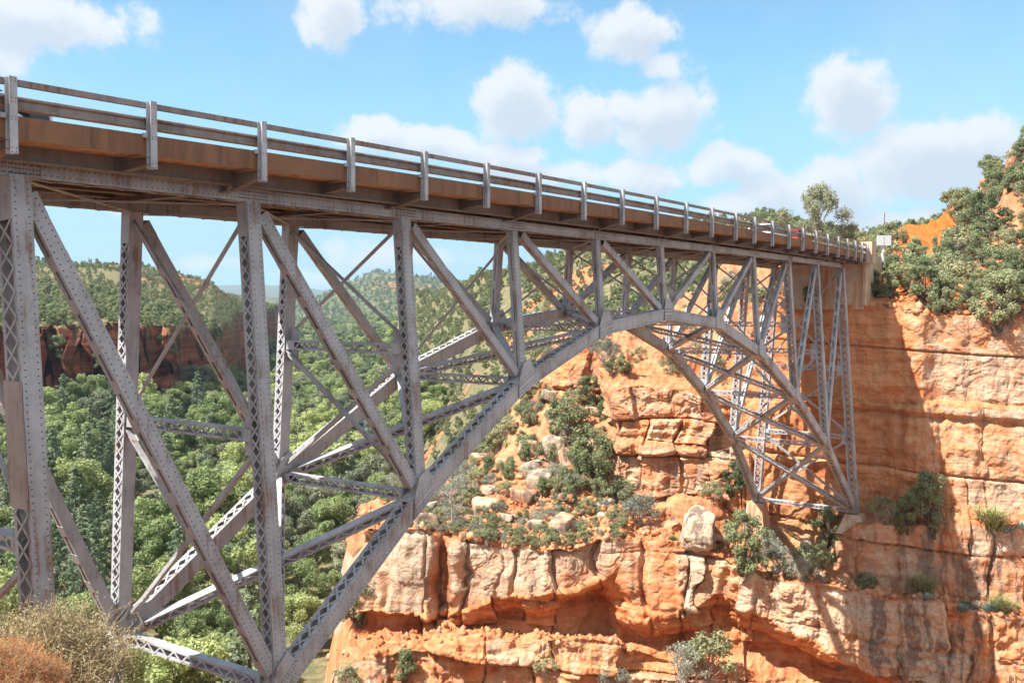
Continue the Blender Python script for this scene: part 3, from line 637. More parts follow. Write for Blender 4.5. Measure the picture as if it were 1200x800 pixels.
def laced(A, B, sy, wy, wn, web_t=.022, flange=.09, lace='x', pitch=None, end=.55, faces=(1, -1), rivets=False, lw=.055, mb=None):
    """built-up member from A to B: two webs wy apart (facing sy) of height wn, joined by lacing on the +-n faces"""
    mb = mb or MB(); A = np.asarray(A, float); B = np.asarray(B, float)
    L = np.linalg.norm(B-A); d = (B-A)/L
    sy = unit(np.asarray(sy, float)-np.dot(sy, d)*d); n = np.cross(d, sy)
    for s in (1, -1):
        mb.bar(A, B, sy, web_t, n, wn, sy*s*(wy/2-web_t/2))
        for q in (1, -1):
            mb.bar(A, B, sy, flange, n, web_t*1.1, sy*s*(wy/2-flange/2+.004)+n*q*(wn/2+web_t*.55))
    inner = wy-flange*.9
    for q in faces:
        h = n*q*(wn/2+web_t*1.1+.006)
        if end > 0:
            for a, b in ((A, A+d*end), (B-d*end, B)): mb.bar(a, b, sy, wy*.98, n, .012, h)
        L0, L1 = end, L-end
        if lace == 'batten':
            m = max(2, int((L1-L0)/(pitch or .95)))
            for k in range(1, m):
                c = A+d*(L0+(L1-L0)*k/m); mb.bar(c-d*.17, c+d*.17, sy, wy*.98, n, .012, h)
        elif lace:
            p = pitch or inner*1.15; m = max(2, int(round((L1-L0)/p)))
            for k in range(m):
                a = A+d*(L0+(L1-L0)*k/m); b = A+d*(L0+(L1-L0)*(k+1)/m); s = 1 if k % 2 == 0 else -1
                pr = [(1,), (-1,)] if lace == 'x' else [(s,)]
                for (t,) in pr:
                    a_ = a-sy*t*inner/2; b_ = b+sy*t*inner/2; dd = unit(b_-a_)
                    mb.bar(a_, b_, np.cross(dd, n), lw, n, .010, h+n*q*(.012 if t > 0 else 0))
    if rivets:
        m = int(L/.14)
        for k in range(1, m):
            c = A+d*L*k/m
            for q in (1, -1):
                mb.rivet(c+sy*rivets*(wy/2+.001)+n*q*(wn/2-.05), sy*rivets)
    return mb

YA = np.array([0, 1.0, 0])
for s in (0, 1):
    out = -1 if s == 0 else 1
    name_near = s == 0
    # top chord, panel by panel
    for i in range(-1, 10):
        a = top(i, s) if i >= 0 else np.array([-14.0, 0 if s == 0 else WID, zch(-14)])
        b = top(i+1, s)
        mb = laced(a, b, YA, .42, .27, lace='z', pitch=.42, end=.5, faces=(1, -1), rivets=out if (name_near and i < 5) else False)
        if name_near:
            for X0 in ((a, 1), (b, -1)):
                for c in range(7):
                    for rr in range(3): mb.rivet(X0[0]+np.array([X0[1]*(.04+c*.07), out*.212, -.09+rr*.09]), (0, out, 0))
        mb.build('top_chord', M['steel'], bridge)
    for i in range(11):
        A, B = top(i, s), bot(i, s); A = A+np.array([0, 0, -.15])
        d = unit(B-A)
        if i in (0, 1, 2, 8, 9, 10):
            mb = laced(A, B, YA, {0: .60, 10: .60, 1: .40, 9: .48, 2: .36, 8: .44}[i], .37, lace='x', pitch={0: .5, 10: .5, 9: .42}.get(i, .34), end=.9, rivets=out if (name_near and i < 3) else False)
        else:
            mb = laced(A, B, YA, .27, .29, lace='batten', pitch=1.2, end=.5, flange=.12, rivets=out if (name_near and i < 5) else False)
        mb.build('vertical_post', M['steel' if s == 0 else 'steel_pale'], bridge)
        # gusset plates at the lower joint
        mb = MB()
        g = .62 if i not in (5,) else .5
        w1 = unit(bot(min(i+1, 10), s)-bot(max(i-1, 0), s))
        up = unit(top(i, s)-bot(i, s))
        for q in (1, -1):
            c = B+np.array([0, q*(.262), 0])
            pts = [c-w1*g*1.0-up*.30, c+w1*g*1.0-up*.30, c+w1*g*.9+up*.26, c+w1*.24+up*.75, c-w1*.24+up*.75, c-w1*g*.9+up*.26]
            mb.prism(pts, np.array([0, q*.016, 0]))
            if q == out and name_near and i < 6:
                for a in np.linspace(-.85, .85, 13):
                    for b in (-.2, -.08, .12, .24): mb.rivet(c+w1*g*a+up*b+np.array([0, q*.017, 0]), (0, q, 0))
        mb.build('gusset_plate', M['steel'], bridge)
    # stay plate with rust on the first post
    for (k, t0, t1) in ((0, .235, .375),):
        if s == 0:
            A, B = mid(k, s, t0), mid(k, s, t1); mb = MB()
            mb.bar(A, B, YA, .66, (1, 0, 0), .02, np.array([-.25, 0, 0]))
            mb.build('stay_plate', M['rust'], bridge)
    # diagonals
    for i in range(10):
        j = i+1
        A, B = (top(i, s), bot(j, s)) if i < 5 else (top(j, s), bot(i, s))
        d = unit(B-A); A = A+d*.55; B = B-d*.5
        big = i in (0, 1, 8, 9)
        laced(A, B, YA, .30 if big else .25, .29 if big else .23, lace='batten', pitch=.95, end=.5, flange=.11,
              rivets=out if (name_near and i < 4) else False).build('diagonal_brace', M['steel'], bridge)
    # arch rib segments
    for i in range(10):
        A, B = bot(i, s), bot(i+1, s)
        laced(A, B, YA, .46, .46, web_t=.03, flange=.12, lace='x', pitch=.44, end=.55, lw=.06,
              rivets=out if (name_near and i < 6) else False).build('arch_rib', M['steel'], bridge)
# transverse struts, sway bracing, laterals
def strut(a, b, h=.31, w=.25):
    return laced(a, b, (0, 0, 1), h, w, web_t=.02, flange=.07, lace='z', pitch=.30, end=.4, lw=.05)
for i in range(11):
    a, b = bot(i, 0), bot(i, 1)
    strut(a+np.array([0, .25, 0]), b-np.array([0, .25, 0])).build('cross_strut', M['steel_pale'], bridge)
    two = i in (0, 1, 2, 8, 9, 10)
    lev = [0, .49, 1] if i in (1, 9) else ([0, .42, .70, 1] if i in (0, 10) else ([0, .48, 1] if two else [0, 1]))
    for k in range(1, len(lev)-1):
        strut(mid(i, 0, lev[k])+np.array([0, .2, 0]), mid(i, 1, lev[k])-np.array([0, .2, 0]), .32, .24).build('sway_strut', M['steel_pale'], bridge)
        for s in (0, 1):
            c = mid(i, s, lev[k]); q = 1 if s == 0 else -1
            mb = MB(); mb.bar(c+np.array([0, q*.2, .55]), c+np.array([0, q*.2, -.55]), (0, 1, 0), .5, (1, 0, 0), .018, np.array([0, q*.2, 0])); mb.build('sway_gusset', M['steel_pale'], bridge)
    for k in range(len(lev)-1):
        w = .10 if k == 0 else .15
        if len(lev) == 2: w = .085
        for s in (0, 1):
            a = mid(i, s, lev[k])+np.array([0, 0, -.25 if k == 0 else -.12]); b = mid(i, 1-s, lev[k+1])+np.array([0, 0, .25])
            off = np.array([.09 if s == 0 else -.09, 0, 0])
            mb = MB(); d = unit(b-a); n = np.cross(d, (1, 0, 0))
            mb.bar(a, b, (1, 0, 0), w*.25, n, w, off); mb.bar(a, b, (1, 0, 0), w, n, w*.25, off+n*w*.36)
            mb.build('sway_brace', M['steel'], bridge)
for i in range(10):
    for s in (0, 1):
        a, b = bot(i, s), bot(i+1, 1-s); d = unit(b-a)
        off = np.array([0, 0, .18 if s == 0 else -.18])
        nn = unit(np.cross(bot(i+1, 0)-bot(i, 0), bot(i, 1)-bot(i, 0)))
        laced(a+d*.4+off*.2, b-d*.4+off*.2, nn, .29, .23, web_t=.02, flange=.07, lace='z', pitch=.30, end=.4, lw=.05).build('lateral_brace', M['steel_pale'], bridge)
        a, b = top(i, s), top(i+1, 1-s)
        mb = MB(); mb.bar(a+np.array([0, 0, -.16-.07*s]), b+np.array([0, 0, -.16-.07*s]), unit(np.cross(unit(b-a), (0, 0, 1))), .10, (0, 0, 1), .03)
        mb.build('top_lateral', M['steel'], bridge)
# deck: slab, curb fascia, stringers, floor beams
XS = [-16]+[float(v) for v in np.linspace(-12, 60, 25)]+[63.9]
def ribbon(name, y0, y1, z0, z1, mat, par=bridge, cz=1.0, xs=XS):
    mb = MB()
    for a, b in zip(xs[:-1], xs[1:]):
        V = []
        for xx in (a, b):
            c = camber(xx)*cz
            V += [(xx, y0, z0+c), (xx, y1, z0+c), (xx, y1, z1+c), (xx, y0, z1+c)]
        mb.add(V, [(0, 1, 5, 4), (1, 2, 6, 5), (2, 3, 7, 6), (3, 0, 4, 7)])
    n = len(mb.v); mb.f.append((3, 2, 1, 0)); mb.f.append((n-4, n-3, n-2, n-1))
    return mb.build(name, mat, par)
YE0, YE1 = -1.56, WID+1.56
slab = ribbon('deck_slab', YE0+.03, YE1-.03, .66, .86, M['concrete'])
ribbon('road_surface', -1.05, WID+1.05, .864, .90, M['asphalt'], slab)
ribbon('centre_line', WID/2-.12, WID/2-.02, .9035, .906, M['yellow'], slab)
ribbon('centre_line', WID/2+.02, WID/2+.12, .9035, .906, M['yellow'], slab)
for s in (0, 1):
    y0 = YE0 if s == 0 else YE1-.42
    cb = ribbon('curb', y0, y0+.42, .868, 1.06, M['fascia'])
    y0 = YE0-.012 if s == 0 else YE1-.02
    ribbon('fascia_plate', y0, y0+.03, .62, 1.05, M['fascia'])
for yy in (-.62, .55, 1.75, WID-1.75, WID-.55, WID+.62):
    mb = MB()
    for a, b in zip(XS[:-1], XS[1:]):
        A = np.array([a, yy, .44+camber(a)*.8]); B = np.array([b, yy, .44+camber(b)*.8])
        mb.bar(A, B, YA, .03, (0, 0, 1), .40); mb.bar(A, B, YA, .26, (0, 0, 1), .03, (0, 0, -.186)); mb.bar(A, B, YA, .26, (0, 0, 1), .03, (0, 0, .182))
    mb.build('stringer', M['stringer'], bridge)
POSTX = [-10.6, -7.55, -4.5, -1.52, 1.45, 4.45, 7.46, 10.51, 13.63, 16.72, 19.88, 22.98, 26.15, 29.3, 32.36, 35.55, 38.33, 41.24, 44.17, 46.87, 49.63, 52.25, 54.81, 57.17, 59.34, 61.2, 62.84]
for k, px in enumerate(POSTX):
    c = camber(px); major = k % 2 == 1
    mb = MB(); bd = .42 if major else .24
    zt = .60+c
    if major:                                                                     # floor beam with tapering bracket ends
        mb.bar((px, -.4, zt-.22), (px, WID+.4, zt-.22), (1, 0, 0), .03, (0, 0, 1), .40)
        mb.bar((px, -.4, zt-.43), (px, WID+.4, zt-.43), (1, 0, 0), .22, (0, 0, 1), .03)
    for s in (0, 1):
        q = -1 if s == 0 else 1; yb = (-.60 if s == 0 else WID+.60); ye = (-1.60 if s == 0 else WID+1.60)
        mb.prism([(px-.015, yb, zt), (px-.015, ye, zt), (px-.015, ye, zt-.16), (px-.015, yb, zt-bd)], (.03, 0, 0))
        a = np.array([px, yb, zt-bd-.012]); b = np.array([px, ye, zt-.172]); mb.bar(a, b, (1, 0, 0), .17, unit(np.cross(b-a, (1, 0, 0))), .022)
        mb.bar((px, yb, zt-.012), (px, ye, zt-.012), (1, 0, 0), .17, (0, 0, 1), .02)
        if not major: mb.build('post_bracket', M['stringer'], bridge); mb = MB()
    if major: mb.build('floor_beam', M['stringer'], bridge)
# railings
for s in (0, 1):
    q = -1 if s == 0 else 1
    rl = empty('railing', (0, 0, 0)); rl.parent = bridge
    yp = YE0-.105 if s == 0 else YE1+.105
    for k, px in enumerate(POSTX):
        c = camber(px); z0, z1 = .33+c, 1.745+c
        mb = MB()
        mb.box(px-.075, px+.075, yp+q*.075-.007, yp+q*.075+.007, z0, z1); mb.box(px-.075, px+.075, yp-q*.075-.007, yp-q*.075+.007, z0, z1)
        mb.box(px-.006, px+.006, yp-.067, yp+.067, z0+.001, z1-.001)
        mb.box(px-.17, px-.077, yp-q*.07-.05, yp-q*.07+.05, .98+c, 1.075+c); mb.box(px+.077, px+.14, yp-q*.07-.05, yp-q*.07+.05, .98+c, 1.06+c)
        for zz_ in (.36, .44, .95, 1.0, 1.28, 1.35, 1.66, 1.71):
            for xx in (-.04, .04): mb.rivet((px+xx, yp+q*.083, zz_+c), (0, q, 0), .014)
        mb.build('rail_post', M['galv'], rl)
    yr = yp-q*.14
    RX = [-16]+POSTX+[63.6]
    mb = MB()
    for a, b in zip(RX[:-1], RX[1:]):
        A = np.array([a, yr, 1.675+camber(a)]); B = np.array([b, yr, 1.675+camber(b)])
        mb.bar(A, B, YA, .11, (0, 0, 1), .115)
    mb.build('top_rail', M['rail'], rl)
    mb = MB(); prof = [(-.14, 0), (-.115, .07), (-.075, .08), (-.045, .02), (.045, .02), (.075, .08), (.115, .07), (.14, 0)]
    for a, b in zip(RX[:-1], RX[1:]):
        V = []
        for xx in (a, b):
            V += [(xx, yr+q*(h_-.045), 1.30+dz+camber(xx)) for dz, h_ in prof]+[(xx, yr+q*(h_-.052), 1.30+dz+camber(xx)) for dz, h_ in prof]
        n = len(prof); F = []
        for k in range(n-1): F += [(k, k+1, 2*n+k+1, 2*n+k), (n+k+1, n+k, 3*n+k, 3*n+k+1)]
        mb.add(V, F)
    mb.build('guard_rail', M['rail'], rl)
# abutment and footings
ab = MB()
ab.box(63.9, 70.5, -1.15, WID-.3, -3.3, .58)
ab.box(63.8, 69.0, -1.35, -1.152, -3.0, .9)
ab.build('abutment', M['concrete'], bridge)
mb = MB(); mb.box(63.35, 64.6, -1.9, -1.0, .2, 1.95+camber(63)); mb.build('end_pillar', M['concrete'], bridge)
for s in (0, 1):
    for i in (0, 10):
        B = bot(i, s); mb = MB(); q = 1 if i == 10 else -1
        z1 = B[2]-.25; hgt = 6.0 if i == 0 else (4.2 if s == 1 else 1.4)
        V = []
        for zz_, g in ((z1-hgt, 1.1), (z1-.15, .62), (z1, .58)):
            V += [(B[0]-g+.15*q, B[1]-g, zz_), (B[0]+g+.15*q, B[1]-g, zz_), (B[0]+g+.15*q, B[1]+g, zz_), (B[0]-g+.15*q, B[1]+g, zz_)]
        mb.add(V, [(3, 2, 1, 0), (8, 9, 10, 11)]+[(a+k, a+(k+1) % 4, a+4+(k+1) % 4, a+4+k) for a in (0, 4) for k in range(4)])
        mb.build('footing', M['concrete'], bridge)
# ------------------------------------------------------------------ plants
def leaves(rng, C, N, size, aspect=.6, droop=.0, tone=None, flat=.0):
    """rhombic leaf sprays at points C facing roughly along N"""
    n = len(C)
    nn = N+rng.normal(0, .5, (n, 3)); nn[:, 2] += flat
    nn /= np.maximum(np.linalg.norm(nn, axis=1, keepdims=True), 1e-6)
    t = rng.normal(0, 1, (n, 3)); t[:, 2] -= droop
    t -= (t*nn).sum(1, keepdims=True)*nn; t /= np.maximum(np.linalg.norm(t, axis=1, keepdims=True), 1e-6)
    b = np.cross(nn, t); s = (size*rng.uniform(.6, 1.35, n))[:, None]
    V = np.stack([C-t*s*.5, C+b*s*aspect*.5, C+t*s*.5, C-b*s*aspect*.5], 1)
    tn = rng.uniform(0, 1, n) if tone is None else np.clip(tone+rng.normal(0, .22, n), 0, 1)
    return V.reshape(-1, 3), np.repeat(tn, 4)
def clump_points(rng, centres, radii, per, squash=.8, shell=.55):
    P = []; N = []; T = []
    for c, r, m in zip(centres, radii, per):
        q = rng.normal(0, 1, (m, 3)); q /= np.linalg.norm(q, axis=1, keepdims=True)
        rr = r*(shell+(1-shell)*rng.uniform(0, 1, m)**.6)*(1+.22*np.sin(q[:, 0]*5+c[0]*3)*np.cos(q[:, 1]*4+c[1]*2))
        p = q*rr[:, None]; p[:, 2] *= squash
        P.append(c+p); N.append(q); T.append(np.full(m, rng.uniform(.2, .8)))
    return np.concatenate(P), np.concatenate(N), np.concatenate(T)
def quads(n): return np.arange(n).reshape(-1, 4)
def limb(mb, rng, a, b, r0, r1, seg=3, wig=.12):
    a = np.asarray(a, float); b = np.asarray(b, float); L = np.linalg.norm(b-a); p = a
    for k in range(1, seg+1):
        t = k/seg; q = a+(b-a)*t+(rng.normal(0, wig*L/seg, 3) if k < seg else 0)
        mb.rod(p, q, r0+(r1-r0)*(k-1)/seg, r0+(r1-r0)*t, 5); p = q
def make_plant(kind, seed):
    """returns (crown verts, crown faces, tone), trunk MB, crown material, trunk material; base at the origin"""
    rng = np.random.default_rng(seed); tr = MB()
    if kind in ('broad', 'broad_grey'):
        h = 9.0; nc_ = 26; cen = []; rad = []
        lean = rng.normal(0, .5, 2)
        for k in range(nc_):
            zz_ = h*rng.uniform(.24, .93); w = h*.42*math.sin(math.pi*np.clip((zz_/h-.08)/.98, 0, 1))**.7
            a = rng.uniform(0, 2*math.pi); rr = w*rng.uniform(.3, 1)**.6
            cen.append((lean[0]*zz_/h+rr*math.cos(a), lean[1]*zz_/h+rr*math.sin(a), zz_)); rad.append(h*rng.uniform(.09, .17))
        cen = np.array(cen); rad = np.array(rad)
        P, N, T = clump_points(rng, cen, rad, (rad**2*260).astype(int)+60)
        V, tn = leaves(rng, P, N, .33, .62, tone=T)
        limb(tr, rng, (0, 0, -.6), (lean[0]*.5, lean[1]*.5, h*.55), .24, .12, 4, .05)
        for k in range(0, nc_, 3): limb(tr, rng, (lean[0]*.3, lean[1]*.3, h*rng.uniform(.15, .45)), cen[k], .09, .03)
        return V, quads(len(V)), tn, tr, 'leaf_broad' if kind == 'broad' else 'leaf_pale', 'bark'
    if kind == 'conifer':
        h = 11.0; cen = []; rad = []; mult = []
        for k in range(58):
            t = (k/58)**1.0; zz_ = h*(.10+.88*t); w = (h*.27*(1-t)**.85+.15)*rng.uniform(.75, 1.15); a = k*2.4+rng.normal(0, .3)
            for q in (.55, .95): cen.append((w*q*math.cos(a), w*q*math.sin(a), zz_-.25*q*w)); rad.append((.32+.62*(1-t))*(1.1-.35*q)*.95)
        P, N, T = clump_points(rng, np.array(cen), np.array(rad), (np.array(rad)**1.6*62).astype(int)+12, .55, .35)
        V, tn = leaves(rng, P, N, .36, .45, droop=.5, tone=T, flat=.5)
        limb(tr, rng, (0, 0, -.6), (0, 0, h*.95), .2, .03, 4, .02)
        for k in range(0, 58, 3): limb(tr, rng, (0, 0, cen[2*k][2]+.2), cen[2*k+1], .05, .015, 2, .04)
        return V, quads(len(V)), tn, tr, 'leaf_conifer', 'bark'
    if kind == 'juniper':
        h = 3.6; nc_ = 30; cen = []; rad = []
        sk = rng.uniform(.75, 1.25, 2); off = rng.normal(0, .35, 2)
        for k in range(nc_):
            t = rng.uniform(.1, .95); w = h*.40*math.sin(math.pi*(t*.86+.1))**.75
            a = rng.uniform(0, 2*math.pi); rr = w*rng.uniform(.35, 1.05)
            cen.append((rr*math.cos(a)*sk[0]+off[0]*t, rr*math.sin(a)*sk[1]+off[1]*t, h*t)); rad.append(h*rng.uniform(.07, .155))
        cen = np.array(cen); rad = np.array(rad)
        P, N, T = clump_points(rng, cen, rad, (rad**2*820).astype(int)+45, .95, .3)
        V, tn = leaves(rng, P, N, .17, .5, tone=T)
        for k in range(0, nc_, 2): limb(tr, rng, (rng.normal(0, .1), rng.normal(0, .1), -.4), cen[k], .075, .015, 4, .16)
        return V, quads(len(V)), tn, tr, 'leaf_juniper', 'bark'
    if kind in ('shrub', 'sage'):
        h = 1.1 if kind == 'shrub' else 1.0; cen = []; rad = []; nc_ = 16 if kind == 'shrub' else 22
        for k in range(nc_):
            a = rng.uniform(0, 2*math.pi); rr = rng.uniform(0, 1)**.6*.62; zz_ = h*(.85*math.sqrt(max(0, 1-(rr/.72)**2))*rng.uniform(.45, 1)+.06)
            cen.append((rr*math.cos(a), rr*math.sin(a), zz_)); rad.append(rng.uniform(.12, .24))
        cen = np.array(cen); rad = np.array(rad)
        P, N, T = clump_points(rng, cen, rad, (rad**2*2600).astype(int)+28, .9, .25)
        V, tn = leaves(rng, P, N, .085 if kind == 'shrub' else .07, .5 if kind == 'shrub' else .35, tone=T)
        for k in range(nc_): limb(tr, rng, (rng.normal(0, .06), rng.normal(0, .06), -.15), cen[k]*.95, .018, .006, 3, .15)
        return V, quads(len(V)), tn, tr, 'leaf_shrub' if kind == 'shrub' else 'leaf_sage', 'bark_pale'
    if kind == 'pale':                                         # tall loose grey green tree
        h = 7.0; nc_ = 46; cen = []; rad = []
        for k in range(nc_):
            t = rng.uniform(.16, 1.0); w = h*.44*math.sin(math.pi*(t*.8+.17))**.8; a = rng.uniform(0, 2*math.pi); rr = w*rng.uniform(.3, 1.1)
            cen.append((rr*math.cos(a), rr*math.sin(a), h*t)); rad.append(h*rng.uniform(.05, .11))
        cen = np.array(cen); rad = np.array(rad)
        P, N, T = clump_points(rng, cen, rad, (rad**2*900).astype(int)+110, .9, .1)
        V, tn = leaves(rng, P, N, .16, .5, tone=T)
        limb(tr, rng, (0, 0, -.5), (0, 0, h*.8), .18, .04, 5, .06)
        for k in range(0, nc_): limb(tr, rng, (0, 0, h*t*.0+cen[k][2]*.62), cen[k], .045, .012, 3, .1)
        return V, quads(len(V)), tn, tr, 'leaf_pale', 'bark_pale'
    if kind == 'bare':                                         # dead looking tree with a thin veil of foliage
        h = 4.4; cen = []
        limb(tr, rng, (0, 0, -.4), (.1, 0, h*.95), .09, .02, 5, .05)
        for k in range(34):
            zz_ = h*rng.uniform(.25, .95); a = rng.uniform(0, 6.28); w = (h-zz_*.75)*.42*rng.uniform(.5, 1); e = (w*math.cos(a), w*math.sin(a), zz_+w*.35)
            limb(tr, rng, (.05, 0, zz_), e, .025, .006, 3, .14); cen.append(e)
            for q in range(3):
                e2 = np.array(e)+rng.normal(0, .3, 3); limb(tr, rng, np.array(e)*.8+np.array((0.02, 0, zz_))*.2, e2, .01, .004, 2, .1)
        cen = np.array(cen); P, N, T = clump_points(rng, cen, np.full(34, .36), np.full(34, 42), .8, .1)
        V, tn = leaves(rng, P, N, .09, .45, tone=T)
        return V, quads(len(V)), tn, tr, 'leaf_sage', 'bark_pale'
    if kind in ('dry', 'dry_red'):                                          # big dry brush, close to the camera
        Vs = []
        for k in range(420):
            a = rng.uniform(0, 6.28); sp = rng.uniform(0, 1)**.7; top_ = np.array([.95*sp*math.cos(a), .95*sp*math.sin(a), rng.uniform(.55, 1.05)*(1-.55*sp*sp)])
            b0 = np.array([.35*sp*math.cos(a), .35*sp*math.sin(a), 0])+rng.normal(0, .08, 3)*[1, 1, 0]
            limb(tr, rng, b0-np.array([0, 0, .1]), top_, .007, .002, 4, .22)
            for q in range(5):
                s_ = b0+(top_-b0)*rng.uniform(.45, .95); Vs.append(s_); e = s_+rng.normal(0, .13, 3)+np.array([0, 0, .06]); limb(tr, rng, s_, e, .003, .0014, 2, .2); Vs.append(e)
            Vs.append(top_)
        Vs = np.array(Vs); Pp = np.concatenate([Vs+rng.normal(0, .035, Vs.shape) for _ in range(5)])
        V, tn = leaves(rng, Pp, rng.normal(0, 1, Pp.shape), .034, .4)
        return V, quads(len(V)), tn, tr, 'leaf_dry' if kind == 'dry' else 'leaf_dry_red', 'twig'
    if kind == 'agave':
        V = []
        for k in range(46):
            a = k*2.39996; el = math.radians(12+72*(k/46)); L = .42*(1-.35*k/46); w = .035
            d = np.array([math.cos(a)*math.cos(el), math.sin(a)*math.cos(el), math.sin(el)]); s_ = np.array([-math.sin(a), math.cos(a), 0])
            p0 = d*.03; V += [p0-s_*w*.6, p0+d*L*.5-s_*w, p0+d*L, p0+d*L*.5+s_*w]
        V = np.array(V); return V, quads(len(V)), np.repeat(rng.uniform(0, 1, 46), 4), tr, 'leaf_agave', None
    if kind == 'grass':
        V = []
        for k in range(420):
            a = rng.uniform(0, 6.28); sp = rng.uniform(.2, 1.1); L = rng.uniform(.5, .95)
            d = np.array([math.cos(a)*sp, math.sin(a)*sp, 1.0]); d /= np.linalg.norm(d); s_ = np.array([-math.sin(a), math.cos(a), 0])*.011
            b0 = rng.normal(0, .12, 3)*[1, 1, 0]; m_ = b0+d*L*.6; e = b0+d*L*.9+np.array([d[0], d[1], 0])*L*.35-np.array([0, 0, L*.12*sp])
            V += [b0-s_, b0+s_, m_+s_, m_-s_, m_-s_, m_+s_, e+s_*.2, e-s_*.2]
        V = np.array(V); return V, quads(len(V)), np.repeat(rng.uniform(0, 1, 420), 8), tr, 'leaf_grass', None
M['leaf_pale'] = leaf_material('pale_grey_foliage', (.13, .155, .09), (.23, .25, .16), (.25, .24, .15), .1)
M['leaf_dry_red'] = leaf_material('orange_dry_brush', (.3, .10, .03), (.52, .22, .07), (.45, .17, .05), .3, .15)
M['twig'] = plain('dry_twig', (.40, .31, .19), .95, .4, 8)
PLANT_NAME = {'broad': 'broadleaf_tree', 'broad_grey': 'broadleaf_tree', 'conifer': 'conifer_tree', 'juniper': 'juniper_tree', 'shrub': 'shrub', 'sage': 'sage_bush', 'pale': 'tall_tree', 'bare': 'bare_tree', 'dry': 'dry_bush', 'dry_red': 'dry_bush', 'agave': 'agave_plant', 'grass': 'grass_tuft'}
PLANT_CAT = {'broad': 'tree', 'broad_grey': 'tree', 'conifer': 'tree', 'juniper': 'tree', 'shrub': 'shrub', 'sage': 'bush', 'pale': 'tree', 'bare': 'tree', 'dry': 'bush', 'dry_red': 'bush', 'agave': 'agave', 'grass': 'grass tuft'}
LIB = {}
for kind, cnt in (('broad', 5), ('broad_grey', 2), ('conifer', 4), ('juniper', 6), ('shrub', 5), ('sage', 3), ('pale', 1), ('bare', 1), ('dry', 1), ('dry_red', 1), ('agave', 2), ('grass', 2)):
    for k in range(cnt):
        V, Fq, tn, tr, lm, bm = make_plant(kind, 100+k*7+len(kind))
        co = link_mesh('crown' if bm and kind not in ('shrub', 'sage', 'dry', 'dry_red') else 'foliage', V, Fq, M[lm], attrs={'tone': tn})
        to = tr.build('trunk' if kind in ('broad', 'conifer', 'juniper', 'pale', 'bare') else 'stem', M[bm]) if bm else None
        LIB.setdefault(kind, []).append((co.data, to.data if to else None))
        bpy.data.objects.remove(co)
        if to: bpy.data.objects.remove(to)
prng = random.Random(4)
def plant(kind, loc, scale, label, group=None, var=None, rz=None, squash=1.0):
    var = prng.randrange(len(LIB[kind])) if var is None else var
    cm, tm = LIB[kind][var]
    sc = (scale, scale, scale*squash); rz = prng.uniform(0, 6.28) if rz is None else rz
    if tm is None:
        r = bpy.data.objects.new(PLANT_NAME[kind], cm); COL.objects.link(r)
    else:
        r = bpy.data.objects.new(PLANT_NAME[kind], None); COL.objects.link(r)
        for me, nm in ((cm, cm.name.split('.')[0]), (tm, tm.name.split('.')[0])):
            o = bpy.data.objects.new(nm, me); COL.objects.link(o); o.parent = r
    r.location = tuple(loc); r.rotation_euler = (0, 0, rz); r.scale = sc
    tag(r, label, PLANT_CAT[kind], group)
    return r

